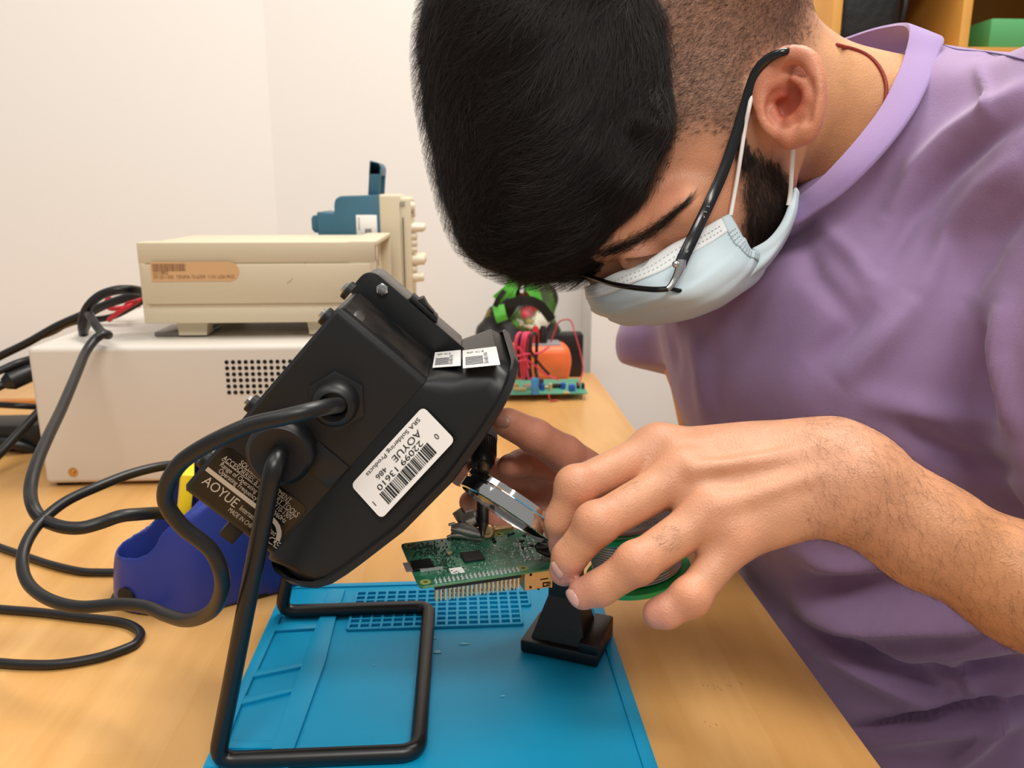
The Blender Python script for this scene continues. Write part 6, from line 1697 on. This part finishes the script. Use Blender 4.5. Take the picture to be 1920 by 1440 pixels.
# cropped sides, beard, brows and lashes grow from the skin
fx_, Vh, Qh, Nh = SD['head']
sx2, sy2, sd2 = project(Vh)
SB = Sampler(fx_)
notear = ~((sx2 > 1405) & (sy2 > 86) & (sd2 < .4935))
def dens(poly, wd):
    ins = inpoly(sx2, sy2, poly); D, _ = polydist(sx2, sy2, list(poly) + [poly[0]])
    return np.clip(np.where(ins, .5 + D / wd, .5 - D / wd), 0, 1)
def grow_region(poly, wd, n, kind, L, lift, wild, r, name, m, dmax=.60):
    dn = dens(poly, wd) * (sd2 < dmax) * notear
    keep = (RH.random(len(Vh)) < dn)
    P, N = sample(Vh, Qh, Nh, keep, n)
    paths = grow(P, N, None, kind, L, 4, .0, lift, wild); return to_mesh(paths, r, r * .4, name, m)
BUZ = [(1180, -400), (1535, -400), (1518, 75), (1500, 94), (1440, 104), (1412, 150), (1398, 235), (1372, 262), (1330, 232), (1280, 258), (1232, 330), (1200, 350), (1180, 250)]
grow_region(BUZ, 60, 52000, 'buzz', .0036, .0009, .30, .000042, 'cropped_hair', m_hairb)
BRD = [(1398, 268), (1430, 292), (1462, 305), (1490, 350), (1490, 400), (1440, 470), (1405, 460), (1395, 400), (1390, 330)]
grow_region(BRD, 26, 9000, 'beard', .0075, .0024, .28, .00006, 'beard', m_hairb)
grow_region([(1372, 240), (1398, 232), (1410, 300), (1395, 320), (1378, 290)], 20, 900, 'beard', .005, .0010, .25, .00005, 'sideburn', m_hairb)
# eyebrow
def brow():
    out = []; line = [(1104, 482), (1135, 474), (1170, 462), (1205, 444), (1240, 420), (1268, 396), (1288, 376)]
    LP, _ = spline([Vector((x, y, 0)) for x, y in line], 8); m_ = len(LP)
    for i in range(900):
        t = RH.random() ** .8; j = min(int(t * (m_ - 1)), m_ - 2); p = LP[j].lerp(LP[j + 1], RH.random())
        if RH.random() < (j / m_) ** 3 * .85: continue
        wd = 13.0 * (1 - .80 * (j / m_) ** 2)
        o = RH.normal() * wd * .5; x, y = p.x + o * .45, p.y + o
        dx, dy = 22 + RH.normal() * 4, -9 - 10 * (j / m_) + RH.normal() * 5
        if o > 0: dy -= 5
        q0, q1, q2 = hit(x, y, .0002), hit(x + dx * .5, y + dy * .4, .0016), hit(x + dx, y + dy, .0010)
        out.append([tuple(v) for v in (q0, q0.lerp(q1, .5), q1, q1.lerp(q2, .5), q2)])
    to_mesh(np.array(out), .00009, .00003, 'eyebrow', m_hair)
brow()
out = []
for i in range(80):
    t = i / 79; x = 1172 + 76 * t; y = 484 - 16 * t + 4 * math.sin(t * 3)
    q = hit(x, y, .0004); c = q + cd * .0035 - cf * .004 + cr * (.001 + .0015 * t); e = q + cd * (.0065 + .001 * RH.random()) - cf * .0045 + cr * .003 * (t - .3)
    out.append([tuple(v) for v in (q, q.lerp(c, .5), c, c.lerp(e, .6), e)])
to_mesh(np.array(out), .00009, .00003, 'eyelashes', m_hair)
# fine hair on the forearm and the backs of the fingers
fa, Va, Qa, Na = SD['larm']; ax_, ay_, ad_ = project(Va)
def arm_hair(mask_, n, L, r, dirv, lift, name, col):
    P, N = sample(Va, Qa, Na, mask_ & (((np.array(CAM) - Va) * Na).sum(1) > -.1), n)
    D = dirv + RH.normal(size=(n, 3)) * .35; D = D - N * (D * N).sum(1)[:, None]; D /= np.linalg.norm(D, axis=1)[:, None]; L = L * RH.uniform(.5, 1.3, (n, 1)); bend = RH.normal(size=(n, 3)) * .25
    out = np.stack([P + D * L * t + N * lift * t * (1.3 - t) + bend * L * t * t for t in np.linspace(0, 1, 5)], 1); to_mesh(out, r, r * .3, name, col)
m_ah = mat('forearm_hair', '#4a3322', .6)
arm_hair((ax_ > 1500) & (ax_ < 1930), 1500, .0095, .000034, CR * .3 + CD * .75, .0018, 'forearm_hair', m_ah)
arm_hair(np.hypot(ax_ - 1182, ay_ - 915) < 22, 40, .004, .00004, -CR + CD * .4, .0008, 'finger_hair', m_ah)
arm_hair(np.hypot(ax_ - 1258, ay_ - 1008) < 26, 50, .004, .00004, -CR + CD * .4, .0008, 'finger_hair', m_ah)
